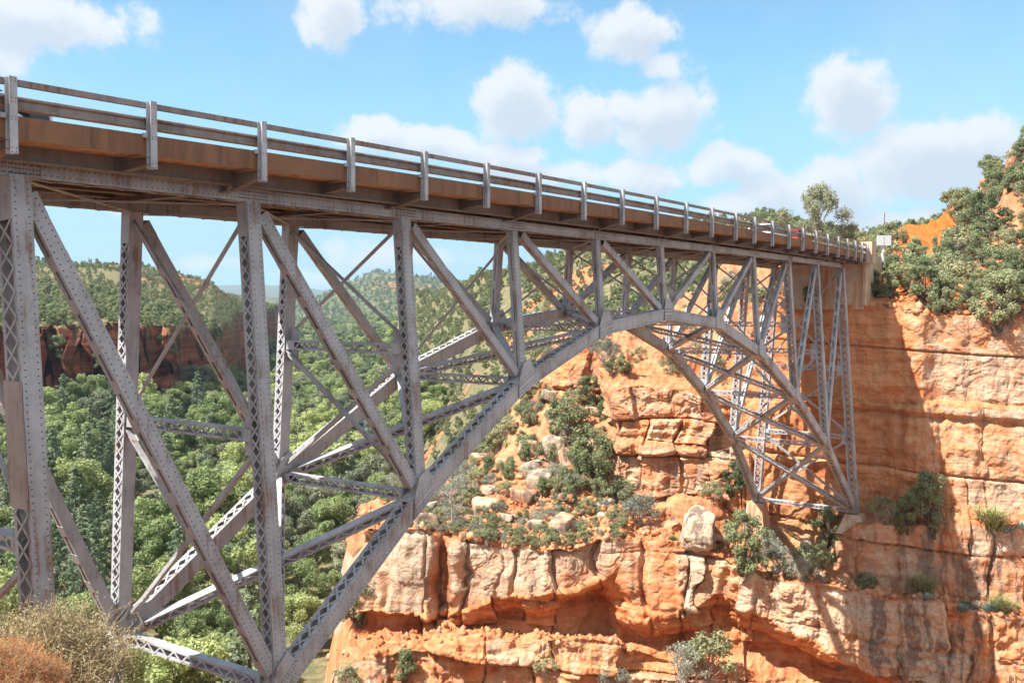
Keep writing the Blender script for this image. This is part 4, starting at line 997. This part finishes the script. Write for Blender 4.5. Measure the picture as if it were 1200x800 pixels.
# --- single plants on the cliff bank: kind, u, v of the base, height in pixels of the photograph, plant's own height, label
H0 = {'broad': 9.4, 'conifer': 11.2, 'juniper': 3.9, 'shrub': 1.15, 'sage': 1.1, 'pale': 7.2, 'bare': 4.4, 'agave': .42, 'grass': .8}
ONES = [
 ('juniper', 436, 734, 68, 'green juniper beside the arch rib at the left end of the cliff ledge'),
 ('bare', 530, 618, 72, 'half bare grey tree standing on the cliff edge right of the pale block'),
 ('juniper', 700, 562, 72, 'dense juniper on the slope right of the pale boulder'),
 ('shrub', 662, 505, 52, 'olive bush on the slope above the pale boulder'),
 ('juniper', 690, 478, 40, 'juniper below the orange cliff cap at the top of the slope'),
 ('sage', 745, 612, 46, 'grey green bush on the red slope left of the slanted slab'),
 ('shrub', 728, 590, 34, 'yellow green shrub on the red soil under the blocky cliff'),
 ('juniper', 872, 672, 80, 'upright juniper in front of the concrete footing under the arch'),
 ('sage', 906, 648, 36, 'small blue grey bush behind the round sage bush under the arch'),
 ('sage', 920, 674, 50, 'round blue grey sage bush on the ledge under the arch'),
 ('sage', 938, 678, 34, 'low grey bush at the right foot of the round sage bush'),
 ('shrub', 955, 674, 46, 'green shrub crossed by the shadow of the arch'),
 ('juniper', 968, 640, 52, 'dark grey green juniper close to the near foot of the arch'),
 ('juniper', 1092, 622, 74, 'large dark juniper on the shaded ledge at the edge of the shadow'),
 ('juniper', 1064, 622, 52, 'smaller dark juniper left of the large one on the shaded ledge'),
 ('shrub', 1036, 612, 36, 'dark shrub on the shaded ledge beside the near foot of the arch'),
 ('shrub', 1012, 690, 24, 'dry green shrub on the ledge below the near foot of the arch'),
 ('grass', 1160, 618, 34, 'pale grass tuft on the sunlit ledge right of the shadow'),
 ('grass', 1080, 694, 28, 'dark grass tuft on the shaded lower ledge'),
 ('grass', 1172, 716, 24, 'pale grass tuft on the lower ledge at the right edge'),
 ('agave', 1178, 624, 17, 'blue agave on the upper ledge right of the pale grass tuft'),
 ('agave', 1196, 620, 17, 'blue agave on the upper ledge at the right edge'),
 ('agave', 1087, 702, 14, 'small blue agave alone on the shaded lower ledge'),
 ('agave', 1128, 716, 16, 'blue agave left of the little pale rock on the lower ledge'),
 ('agave', 1159, 716, 17, 'blue agave right of the little pale rock on the lower ledge'),
 ('sage', 800, 796, 56, 'wide grey green bush on the rock slope at the bottom of the cliff'),
 ('shrub', 828, 786, 58, 'dry reddish bush on the rock slope next to the wide grey green bush'),
 ('sage', 718, 806, 34, 'grey green bush at the bottom edge left of the wide one'),
 ('sage', 985, 782, 26, 'small pale bush on the orange slope under the overhang'),
 ('juniper', 486, 800, 44, 'small juniper in the notch of the lower cliff at bottom left'),
 ('shrub', 440, 806, 34, 'shrub at the bottom left foot of the cliff'),
 ('shrub', 640, 790, 26, 'little shrub on the banded lower wall'),
 ('juniper', 858, 578, 42, 'juniper behind the far foot of the arch'),
 ('shrub', 836, 586, 26, 'shrub left of the far foot of the arch'),
 ('juniper', 1082, 352, 66, 'bushy juniper at the canyon rim right of the end of the bridge'),
 ('juniper', 1108, 366, 58, 'grey green juniper on the rim below the bushy one'),
 ('juniper', 1168, 384, 84, 'largest juniper on the rim, dark green and spreading at the right edge'),
 ('juniper', 1044, 350, 52, 'pale juniper with dead branches at the end of the bridge'),
 ('shrub', 1186, 378, 30, 'yellowish shrub at the foot of the largest rim juniper'),
 ('juniper', 1150, 275, 66, 'round juniper above the bare orange slope on the hill'),
 ('juniper', 1128, 262, 50, 'juniper at the upper edge of the bare orange slope'),
 ('juniper', 1130, 318, 36, 'small juniper in the middle of the hill slope'),
 ('sage', 1122, 300, 24, 'grey brush beside the bare orange slope'),
]
for kind, u, v, hp, lab in ONES:
    p, dep = bank_point(u, v)
    s = hp*dep/FPX/H0[kind]
    plant(kind, p-np.array([0, 0, .05*s]), s*(.86 if (kind == 'juniper' and u > 1040 and v < 400) else 1), lab)
# --- scattered plants on the bank, each its own object
vis = np.ones(len(tt), bool)
def bank_scatter(n, cond, kinds, hmin, hmax, label, group, mind, seed):
    rg = np.random.default_rng(seed); I, J = np.nonzero(cond); pts = []
    order = rg.permutation(len(I))
    for k in order:
        p = P1[I[k], J[k]]
        if all((p[0]-q[0])**2+(p[1]-q[1])**2+(p[2]-q[2])**2 > mind*mind for q in pts):
            pts.append(p); kd = kinds[int(rg.integers(len(kinds)))]
            plant(kd, p-np.array([0, 0, .05]), rg.uniform(hmin, hmax)/H0[kd], label.format(PLANT_CAT[kd]), group)
            if len(pts) >= n: break
tal = (r0[None] >= 6) & (r0[None] <= 9) & (Ug > 440) & (Ug < 735) & (Vg > 520)
bank_scatter(165, tal & (fbm(sa/5, y/5, 0*z, 2, 77) > -.25), ['shrub', 'shrub', 'sage'], .5, 1.25, 'low grey green scrub plant rooted in the red rubble slope above the cream ledge', 'scrub on the red rubble slope', .75, 1)
up = (r0[None] >= 9) & (r0[None] <= 14) & (Ug > 450) & (Ug < 730) & (rock < .4) & (Vg < 590)
bank_scatter(125, up, ['juniper', 'shrub', 'shrub', 'sage'], 1.2, 2.6, 'green bush in the thicket on the upper slope below the orange cliff cap', 'thicket on the upper slope', 1.3, 2)
up2 = (r0[None] >= 12) & (r0[None] <= 15) & (Ug > 715) & (Ug < 1000) & (rock < .5)
bank_scatter(46, up2, ['juniper', 'shrub', 'sage'], .9, 2.4, 'green bush on the bank top behind the arch', 'bushes on the bank top behind the arch', 1.5, 3)
bare = (Ug > 1050) & (Ug < 1120) & (Vg > 236) & (Vg < 300)
hill = (r0[None] >= 14) & ~bare & (Ug > 1095) & (Ug < 1320)
bank_scatter(135, hill, ['juniper', 'juniper', 'shrub', 'shrub'], 1.2, 2.9, 'green juniper or bush on the steep hill right of the bridge', 'trees on the steep hill at the right', 1.1, 4)
hb = (r0[None] >= 14) & ~bare & (Ug > 930) & (Ug < 1085)
bank_scatter(60, hb, ['juniper', 'juniper', 'shrub'], 1.3, 3.2, 'small green bush on the low hill beyond the end of the bridge', 'bushes on the hill beyond the bridge end', 1.7, 7)
rim_ = (r0[None] >= 13) & (r0[None] <= 14) & (Ug > 1040) & (Ug < 1320)
bank_scatter(40, rim_, ['shrub', 'sage', 'shrub'], .5, 1.3, 'low shrub on the orange soil along the canyon rim', 'low shrubs along the rim', .9, 5)
led = (r0[None] == 6) & (Ug > 760) & (Ug < 1200)
bank_scatter(16, led, ['shrub', 'sage', 'grass'], .3, .7, 'small tuft of green on the narrow rock ledge', 'tufts on the rock ledge', 1.4, 6)

# --- canyon floor trees
rg = np.random.default_rng(12)
def keep_out(u, D):
    m1 = ((u-192)/55)**2+((D-140)/20)**2 < 1            # grassy clearing
    m2 = np.abs(u-(425+.0*D)) < 9*(300/np.maximum(D, 1)) # creek
    return m1 | (m2 & (D > 200) & (D < 420))
def scatter(n, u0, u1, D0, D1, mind, seed, taper=True):
    rg = np.random.default_rng(seed)
    u = rg.uniform(u0, u1, n*4); D = np.sqrt(rg.uniform(D0**2, D1**2, n*4)); out = []; grid = {}
    for a, b in zip(u, D):
        xx = CAM[0]+b*(_f[0]+(a-600)/FPX*_r[0]); yy = CAM[1]+b*(_f[1]+(a-600)/FPX*_r[1]); c = (int(xx//mind), int(yy//mind))
        if any((xx-q[0])**2+(yy-q[1])**2 < mind*mind for i in (-1, 0, 1) for j in (-1, 0, 1) for q in grid.get((c[0]+i, c[1]+j), ())): continue
        grid.setdefault(c, []).append((xx, yy)); out.append((a, b))
        if len(out) >= n: break
    return np.array(out)
floor = scatter(1500, -60, 570, 58, 330, 4.3, 12)
floor = floor[~keep_out(floor[:, 0], floor[:, 1])]
zfl = terr_z(floor[:, 0], floor[:, 1]); vb = 355.2-(zfl-CAM[2])/floor[:, 1]*FPX
okf = (zfl < -24) & (floor[:, 0] < 585-(vb-360)*.5) & (vb-9*FPX/floor[:, 1] < 830)
floor = floor[okf]; floor = floor[np.argsort(floor[:, 1])]
near, rest = floor[:290], floor[290:]
for (u, D) in near:
    p = terr_xyz(u, D)
    con = prng.random() < (.55 if u < 150 and D < 200 else .12)
    if con: plant('conifer', p, prng.uniform(.6, 1.2), 'dark green conifer rising from the canyon floor under the bridge', 'conifers on the canyon floor')
    elif prng.random() < .14: plant('broad_grey', p, prng.uniform(.5, .95), 'pale grey green tree among the leafy trees on the canyon floor', 'grey green trees on the canyon floor')
    else: plant('broad', p, prng.choice([prng.uniform(.45, .75), prng.uniform(.75, 1.25)]), 'leafy green tree on the canyon floor under the bridge', 'leafy trees on the canyon floor')

# --- vegetation past counting: instanced foliage
def gn_scatter(name, pts, scales, idx, sources, label, cat):
    me = bpy.data.meshes.new(name); me.vertices.add(len(pts)); me.vertices.foreach_set('co', np.asarray(pts, np.float32).ravel()); me.update()
    for an, tp, av in (('sc', 'FLOAT', scales), ('ix', 'INT', idx), ('rz', 'FLOAT', np.random.default_rng(5).uniform(0, 6.28, len(pts)))):
        a = me.attributes.new(an, tp, 'POINT'); a.data.foreach_set('value', np.asarray(av, np.float32 if tp == 'FLOAT' else np.int32))
    o = bpy.data.objects.new(name, me); COL.objects.link(o)
    c = bpy.data.collections.new(name+'_kinds')
    for k, (a, kind) in enumerate(sources):
        so_ = bpy.data.objects.new('%s_kind_%02d' % (name, k), a); c.objects.link(so_)
    g = bpy.data.node_groups.new(name, 'GeometryNodeTree')
    g.interface.new_socket('Geometry', in_out='INPUT', socket_type='NodeSocketGeometry'); g.interface.new_socket('Geometry', in_out='OUTPUT', socket_type='NodeSocketGeometry')
    N_ = g.nodes; gi = N_.new('NodeGroupInput'); go = N_.new('NodeGroupOutput')
    ci = N_.new('GeometryNodeCollectionInfo'); ci.inputs[0].default_value = c; ci.inputs[1].default_value = True; ci.inputs[2].default_value = True
    ip = N_.new('GeometryNodeInstanceOnPoints'); ip.inputs['Pick Instance'].default_value = True
    def attr(nm, dt):
        n_ = N_.new('GeometryNodeInputNamedAttribute'); n_.data_type = dt; n_.inputs[0].default_value = nm; return n_.outputs[0]
    cx = N_.new('ShaderNodeCombineXYZ'); g.links.new(attr('rz', 'FLOAT'), cx.inputs[2])
    er = N_.new('FunctionNodeEulerToRotation'); g.links.new(cx.outputs[0], er.inputs[0])
    g.links.new(gi.outputs[0], ip.inputs['Points']); g.links.new(ci.outputs[0], ip.inputs['Instance'])
    g.links.new(attr('ix', 'INT'), ip.inputs['Instance Index']); g.links.new(er.outputs[0], ip.inputs['Rotation']); g.links.new(attr('sc', 'FLOAT'), ip.inputs['Scale'])
    g.links.new(ip.outputs[0], go.inputs[0])
    md = o.modifiers.new('scatter', 'NODES'); md.node_group = g
    tag(o, label, cat, kind='stuff')
    return o
src_tree = [(LIB['broad_grey'][0][0] if k == 2 else LIB['broad'][k][0], 'b') for k in range(5)]+[(LIB['conifer'][k][0], 'c') for k in range(2)]
src_scrub = [(LIB['juniper'][k][0], 'j') for k in range(6)]+[(LIB['shrub'][k][0], 's') for k in range(2)]
far = scatter(1500, 290, 520, 330, 1150, 7.5, 31); zf_ = terr_z(far[:, 0], far[:, 1]); far = far[zf_ < -24]
allf = np.concatenate([rest, far]); rgx = np.random.default_rng(8)
gn_scatter('valley_woodland', terr_xyz(allf[:, 0], allf[:, 1]), rgx.uniform(.6, 1.1, len(allf)), rgx.choice(7, len(allf), p=[.17]*5+[.075]*2), src_tree,
           'green woodland filling the far canyon floor', 'woodland')
s1 = scatter(7500, -60, 335, 196, 640, 1.75, 32); z1 = terr_z(s1[:, 0], s1[:, 1])
dens = fbm(s1[:, 0]/30, s1[:, 1]/30, 0*z1, 3, 71)
s1 = s1[(z1 > -13) & (dens > np.where(s1[:, 1] < 310, -.5, -.32))]
big = np.where((s1[:, 1] < 300), rgx.uniform(.5, 1.15, len(s1)), rgx.uniform(.24, .62, len(s1)))
s4 = scatter(900, -60, 310, 184, 330, 2.2, 35); z4 = terr_z(s4[:, 0], s4[:, 1]); s4 = s4[(z4 > -31) & (z4 < -11)][:260]
s1 = np.concatenate([s1, s4]); big = np.concatenate([big, rgx.uniform(.5, 1.5, len(s4))])
gn_scatter('mesa_scrub', terr_xyz(s1[:, 0], s1[:, 1])-np.array([0, 0, .2]), big, rgx.choice(8, len(s1), p=[.15]*6+[.05]*2), src_scrub, 'dark juniper scrub dotting the hill above the red mesa cliffs', 'scrub')
s2 = scatter(9000, 455, 1110, 96, 450, 1.5, 33); z2 = terr_z(s2[:, 0], s2[:, 1]); dens = fbm(s2[:, 0]/26, s2[:, 1]/14, 0*z2, 3, 72)
s2 = s2[(z2 > -33) & (dens > -.42) & ~((s2[:, 0] > 880) & (s2[:, 1] < 112))]
gn_scatter('slope_scrub', terr_xyz(s2[:, 0], s2[:, 1])-np.array([0, 0, .15]), rgx.uniform(.25, .8, len(s2))*np.where(s2[:, 1] < 150, .8, 1), rgx.choice(8, len(s2), p=[.14]*6+[.08]*2), src_scrub, 'bushes covering the hillside behind the bridge', 'scrub')
s3 = scatter(2600, 340, 640, 900, 2100, 10, 34)
gn_scatter('far_hill_scrub', terr_xyz(s3[:, 0], s3[:, 1]), rgx.uniform(.9, 2.2, len(s3)), rgx.choice(8, len(s3)), src_scrub, 'distant scrub on the far hill beyond the canyon', 'scrub')
s4 = scatter(200, -30, 300, 170, 246, 3.5, 35); z4 = terr_z(s4[:, 0], s4[:, 1])
# single trees
p = terr_xyz(955, 97.0); plant('pale', np.array([p[0], p[1], at(955, 222, 97)[2]-9.6]), 1.28, 'tall pale grey green tree rising behind the railing near the far end of the bridge', var=0, squash=1.08)
pb = terr_xyz(52, 11.3); plant('dry', pb, 1.14, 'big dry brown bush on the near bank in the bottom left corner', var=0)
pb = terr_xyz(2, 9.4); plant('dry_red', pb, .5, 'small dry orange bush at the very edge of the bottom left corner', var=0)

for (u, D, sc_, lab) in [(30, 8.6, .36, 'low orange dry bush in front of the big dry brown bush'), (-14, 8.4, .5, 'orange dry bush cut by the left edge of the picture')]:
    pb = terr_xyz(u, D); plant('dry_red', pb, sc_, lab, var=0)
# ------------------------------------------------------------------ rocks, creek, sign, vehicles
def boulder(name, loc, size, seed, label, cat, sub=5, pale_=.7, blocky=False):
    import bmesh
    bm = bmesh.new(); bmesh.ops.create_icosphere(bm, subdivisions=sub, radius=1.0)
    V = np.array([v.co[:] for v in bm.verts]); Fc = np.array([[v.index for v in f.verts] for f in bm.faces]); bm.free()
    rg = np.random.default_rng(seed)
    for k in range(9):                                    # cut flat facets
        n = unit(rg.normal(0, 1, 3)); dd = rg.uniform(.55, .85); e = V@n-dd; V = V-np.clip(e, 0, None)[:, None]*n*.93
    if blocky: V = np.sign(V)*np.abs(V)**.45
    qf = fbm(V[:, 0]*1.3+seed, V[:, 1]*1.3, V[:, 2]*1.3, 3, seed)*5; V = V*(1+.05*np.floor(qf)+.05*sstep(0, .3, qf-np.floor(qf))+.05*fbm(V[:, 0]*5+seed, V[:, 1]*5, V[:, 2]*5, 3, seed))[:, None]*np.array(size)
    o = link_mesh(name, V, Fc, M['rock'], smooth=False, attrs={'rock': np.ones(len(V)), 'pale': np.full(len(V), pale_), 'varnish_shade': np.full(len(V), 1.0 if blocky else .35)})
    o.location = tuple(loc); tag(o, label, cat); return o
p, dep = bank_point(649, 536); boulder('boulder', p+np.array([0, 0, .9]), (1.25, 1.15, 1.45), 3, 'pale grey boulder standing alone on the scrub slope below the arch', 'boulder', pale_=.95)
p, dep = bank_point(944, 662); boulder('rock', p+np.array([0, 0, .9]), (.75, .6, 1.1), 5, 'pointed cream rock between the sage bush and the arch foot', 'rock', pale_=.9)
p, dep = bank_point(1144, 712); boulder('rock', p+np.array([0, 0, .2]), (.42, .4, .36), 7, 'little pale rock between two agaves on the lower ledge', 'rock', 3, .9)
p, dep = bank_point(820, 640); boulder('boulder', p+np.array([.3, .3, 1.3]), (1.9, 1.3, 1.7), 11, 'big slanted grey slab resting on the ledge left of the concrete footing', 'boulder', pale_=1.0, blocky=True).rotation_euler = (.1, .28, .5)
p, dep = bank_point(524, 716); boulder('rock', p+np.array([0, 0, .2]), (.9, .7, .5), 13, 'fallen block at the foot of the brown recess in the cliff', 'rock', 3, .4)
rq = np.random.default_rng(61); Ib, Jb = np.nonzero((r0[None] >= 7) & (r0[None] <= 12) & (Ug > 470) & (Ug < 712) & (rock < .5) & (Vg > 440) & (Vg < 625)); got = []
for k in rq.permutation(len(Ib)):
    p = P1[Ib[k], Jb[k]]
    if all(np.linalg.norm(p-q) > 2.4 for q in got):
        got.append(p); s_ = rq.uniform(.4, 1.15); o = boulder('rock', p+np.array([0, 0, .15*s_]), (s_*rq.uniform(.8, 1.3), s_, s_*rq.uniform(.55, .9)), 100+len(got), 'weathered sandstone block half buried in the scrub slope below the arch', 'rock', 3, rq.uniform(.4, .9), True)
        o.rotation_euler = (rq.normal(0, .15), rq.normal(0, .15), rq.uniform(0, 6.28)); o['group'] = 'blocks in the scrub slope'
    if len(got) >= 34: break
# rubble past counting on the talus
rgs = np.random.default_rng(44); VV = []; FF = []; n0 = 0
I, J = np.nonzero(((r0[None] >= 6) & (r0[None] <= 9) & (Ug > 430) & (Ug < 760)) | ((r0[None] == 2) & (Ug < 760)) | ((r0[None] == 13) & (Ug > 1030)) | ((r0[None] == 6) & (Ug > 760)))
base = np.array([(1, 0, 0), (-1, 0, 0), (0, 1, 0), (0, -1, 0), (0, 0, 1), (0, 0, -1), (.6, .6, .5), (-.6, .6, -.5), (.6, -.6, -.4), (-.6, -.6, .5)], float)
ocf = [(0, 2, 6), (2, 4, 6), (4, 0, 6), (0, 5, 2), (2, 7, 1), (1, 4, 2), (2, 5, 7), (7, 5, 1), (1, 3, 9), (3, 4, 9), (4, 1, 9), (3, 8, 0), (0, 4, 3), (0, 8, 5), (8, 3, 5), (3, 1, 5)]
for k in rgs.choice(len(I), 4200):
    s = .05+.36*rgs.uniform(0, 1)**5; q = base*s*rgs.uniform(.6, 1.3, 3)*rgs.uniform(.8, 1.2, (10, 1)); a = rgs.uniform(0, 6.28)
    R = np.array([[math.cos(a), -math.sin(a), 0], [math.sin(a), math.cos(a), 0], [0, 0, 1]])
    VV.append(q@R.T+P1[I[k], J[k]]+np.array([0, 0, s*.2])); FF.append(np.array(ocf)+n0); n0 += 10
VV = np.concatenate(VV)
rb = link_mesh('rubble', VV, np.concatenate(FF), M['rock'], attrs={'rock': np.ones(len(VV)), 'pale': np.repeat(rgs.uniform(.0, .5, len(VV)//10), 10), 'varnish_shade': np.full(len(VV), .2)})
tag(rb, 'loose red stones strewn over the slope and ledges', 'stones', kind='stuff')
# creek
cr = [(560, 120), (505, 160), (455, 200), (432, 250), (424, 300), (428, 360), (400, 430), (380, 520)]
V = []; Fq = []
for k, (u, D) in enumerate([(np.interp(t, range(8), [c[0] for c in cr]), np.interp(t, range(8), [c[1] for c in cr])) for t in np.linspace(0, 7, 90)]):
    c = terr_xyz(u, D); w = 2.6; V += [c+_r*w+np.array([0, 0, .5]), c-_r*w+np.array([0, 0, .5])]
    if k: Fq.append((2*k-2, 2*k-1, 2*k+1, 2*k))
tag(link_mesh('creek', np.array(V), np.array(Fq), M['water']), 'narrow creek between the trees on the canyon floor', 'creek', kind='structure')
# sign and pole at the far end
p, dep = bank_point(1034, 322); sg = empty('road_sign', tuple(p)); tag(sg, 'grey twin panel road sign on a post at the far end of the bridge', 'sign')
zt_ = at(1034, 276, dep)[2]-p[2]
mb = MB(); mb.rod((0, 0, -.6), (0, 0, zt_-.1), .16, .13, 10); mb.build('post', M['sign'], sg)
for q in (-1, 1):
    mb = MB(); dv_ = _r*.31*q; c = np.array([0, 0, zt_-.45])-_f*.16+dv_
    mb.bar(c-_r*.285, c+_r*.285, _f, .12, (0, 0, 1), .86); mb.build('panel', M['sign'], sg)
p = terr_xyz(1034, 118); pl = MB(); hp_ = at(1034, 250, 118)[2]-p[2]; pl.rod((0, 0, -.5), (0, 0, hp_), .07, .05, 8);
po = pl.build('utility_pole', M['bark']); po.location = tuple(p); tag(po, 'slim wooden utility pole on the hill behind the grey road sign', 'utility pole')
# vehicles
def car(loc, rz, paint, label, cat, kind):
    r = empty('parked_car' if kind != 'pickup' else 'pickup_truck', loc, rz); tag(r, label, cat)
    L, Wd = 4.6, 1.86
    if kind == 'suv':   low = [(-2.3, .35), (-2.32, .9), (-2.2, 1.1), (1.0, 1.12), (2.05, 1.02), (2.28, .85), (2.3, .35)]; cab = [(-2.2, 1.09), (-2.0, 1.72), (-1.7, 1.78), (.15, 1.76), (.95, 1.11)]
    elif kind == 'pickup': low = [(-2.6, .45), (-2.6, 1.05), (-.6, 1.07), (1.1, 1.1), (2.35, 1.02), (2.55, .85), (2.55, .4)]; cab = [(-.75, 1.05), (-.62, 1.66), (-.3, 1.74), (.5, 1.72), (1.2, 1.09)]
    else: low = [(-2.15, .3), (-2.2, .75), (-2.0, .95), (1.0, .95), (2.0, .82), (2.2, .65), (2.2, .3)]; cab = [(-1.9, .93), (-1.3, 1.40), (-.6, 1.46), (.2, 1.43), (1.15, .94)]
    def hull(prof, w0, w1, name, mat):
        zs = [p_[1] for p_ in prof]; z0, z1 = min(zs), max(zs); n = len(prof); V = []
        for sg_ in (-1, -.86, .86, 1):
            for (xx, zz_) in prof:
                w = (w0+(w1-w0)*(zz_-z0)/(z1-z0))/2; ins = 0 if abs(sg_) < 1 else .06
                V.append((xx*(1-ins*.5), w*sg_, zz_-(ins if zz_ > z0+.1 else -ins)))
        F_ = [tuple(range(n)), tuple(range(4*n-1, 3*n-1, -1))]
        for b_ in range(3):
            for k in range(n): F_.append((b_*n+k, (b_+1)*n+k, (b_+1)*n+(k+1) % n, b_*n+(k+1) % n))
        return link_mesh(name, np.array(V), F_, mat, r)
    hull(low, Wd, Wd*.97, 'body', paint)
    hull(cab, Wd*.95, Wd*.74, 'window', M['glass'])
    zr_ = max(c[1] for c in cab); xs_ = [c[0] for c in cab if c[1] > zr_-.12]
    mb = MB(); mb.box(min(xs_)-.05, max(xs_)+.05, -Wd*.37, Wd*.37, zr_-.015, zr_+.035)
    for sx_ in (-1, 1):
        a, b = (cab[0], cab[1]), (cab[-1], cab[-2])
        for (p_, q_) in (a, b): mb.bar((p_[0], sx_*Wd*.46, p_[1]), (q_[0], sx_*Wd*.365, q_[1]), (1, 0, 0), .09, (0, 1, 0), .05)
    mb.build('roof', paint, r)
    for sx_ in (-1.42, 1.42):
        for sy_ in (-1, 1):
            mb = MB(); mb.rod((sx_, sy_*.70, .34), (sx_, sy_*.94, .34), .34, .34, 20); w = mb.build('wheel', M['tyre'], r)
            mb = MB(); mb.rod((sx_, sy_*.90, .34), (sx_, sy_*.955, .34), .21, .19, 14); h_ = mb.build('rim', M['chrome'], w)
    xf = low[-2][0]; xb = low[1][0]
    for sy_ in (-.66, .66):
        mb = MB(); mb.box(xf-.12, xf+.03, sy_-.2, sy_+.2, low[-2][1]-.2, low[-2][1]-.03); mb.build('headlight', M['lamp_clear'], r)
        mb = MB(); mb.box(xb-.03, xb+.08, sy_*1.15-.1, sy_*1.15+.1, low[1][1]-.25, low[1][1]+.05); mb.build('taillight', M['lamp_red'], r)
    mb = MB(); mb.box(xf-.1, xf+.1, -.85, .85, .32, .5); mb.box(xb-.1, xb+.1, -.85, .85, .34, .52); mb.build('bumper', M['tyre'], r)
    return r
def x_at(u, y):
    k = (u-600)/FPX; return CAM[0]+(k*((y-CAM[1])*_f[1]+4*_f[2])-(y-CAM[1])*_r[1])/(_r[0]-k*_f[0])
xa = x_at(56, .2)-2.2
car((xa, .95, .905+camber(xa)), 0.0, M['car_dark'], 'dark blue car on the bridge behind the railing at the left edge', 'car', 'sedan')
xa = x_at(930, 2.1); car((xa, 2.1, .905+camber(xa)), 0.0, M['car_red'], 'red car on the bridge behind the railing near the far end', 'car', 'sedan')
xa = xa-5.6; car((xa, 2.1, .905+camber(xa)), 0.0, M['car_white'], 'white car on the bridge just behind the red car', 'car', 'sedan')
# ------------------------------------------------------------------ air
hz = MB(); hz.box(-6500, 12500, -9500, 9500, -62, 320)
hm = bpy.data.materials.new('haze_air'); hm.use_nodes = True; T = NT(hm.node_tree)
pv = T.n('ShaderNodeVolumePrincipled'); pv.inputs['Color'].default_value = (.55, .77, 1.0, 1); pv.inputs['Density'].default_value = 0.00010; pv.inputs['Anisotropy'].default_value = .2
T.l(pv.outputs[0], T.n('ShaderNodeOutputMaterial').inputs['Volume'])
ho = hz.build('haze', hm); tag(ho, 'pale blue haze in the far canyon', 'haze', kind='stuff')
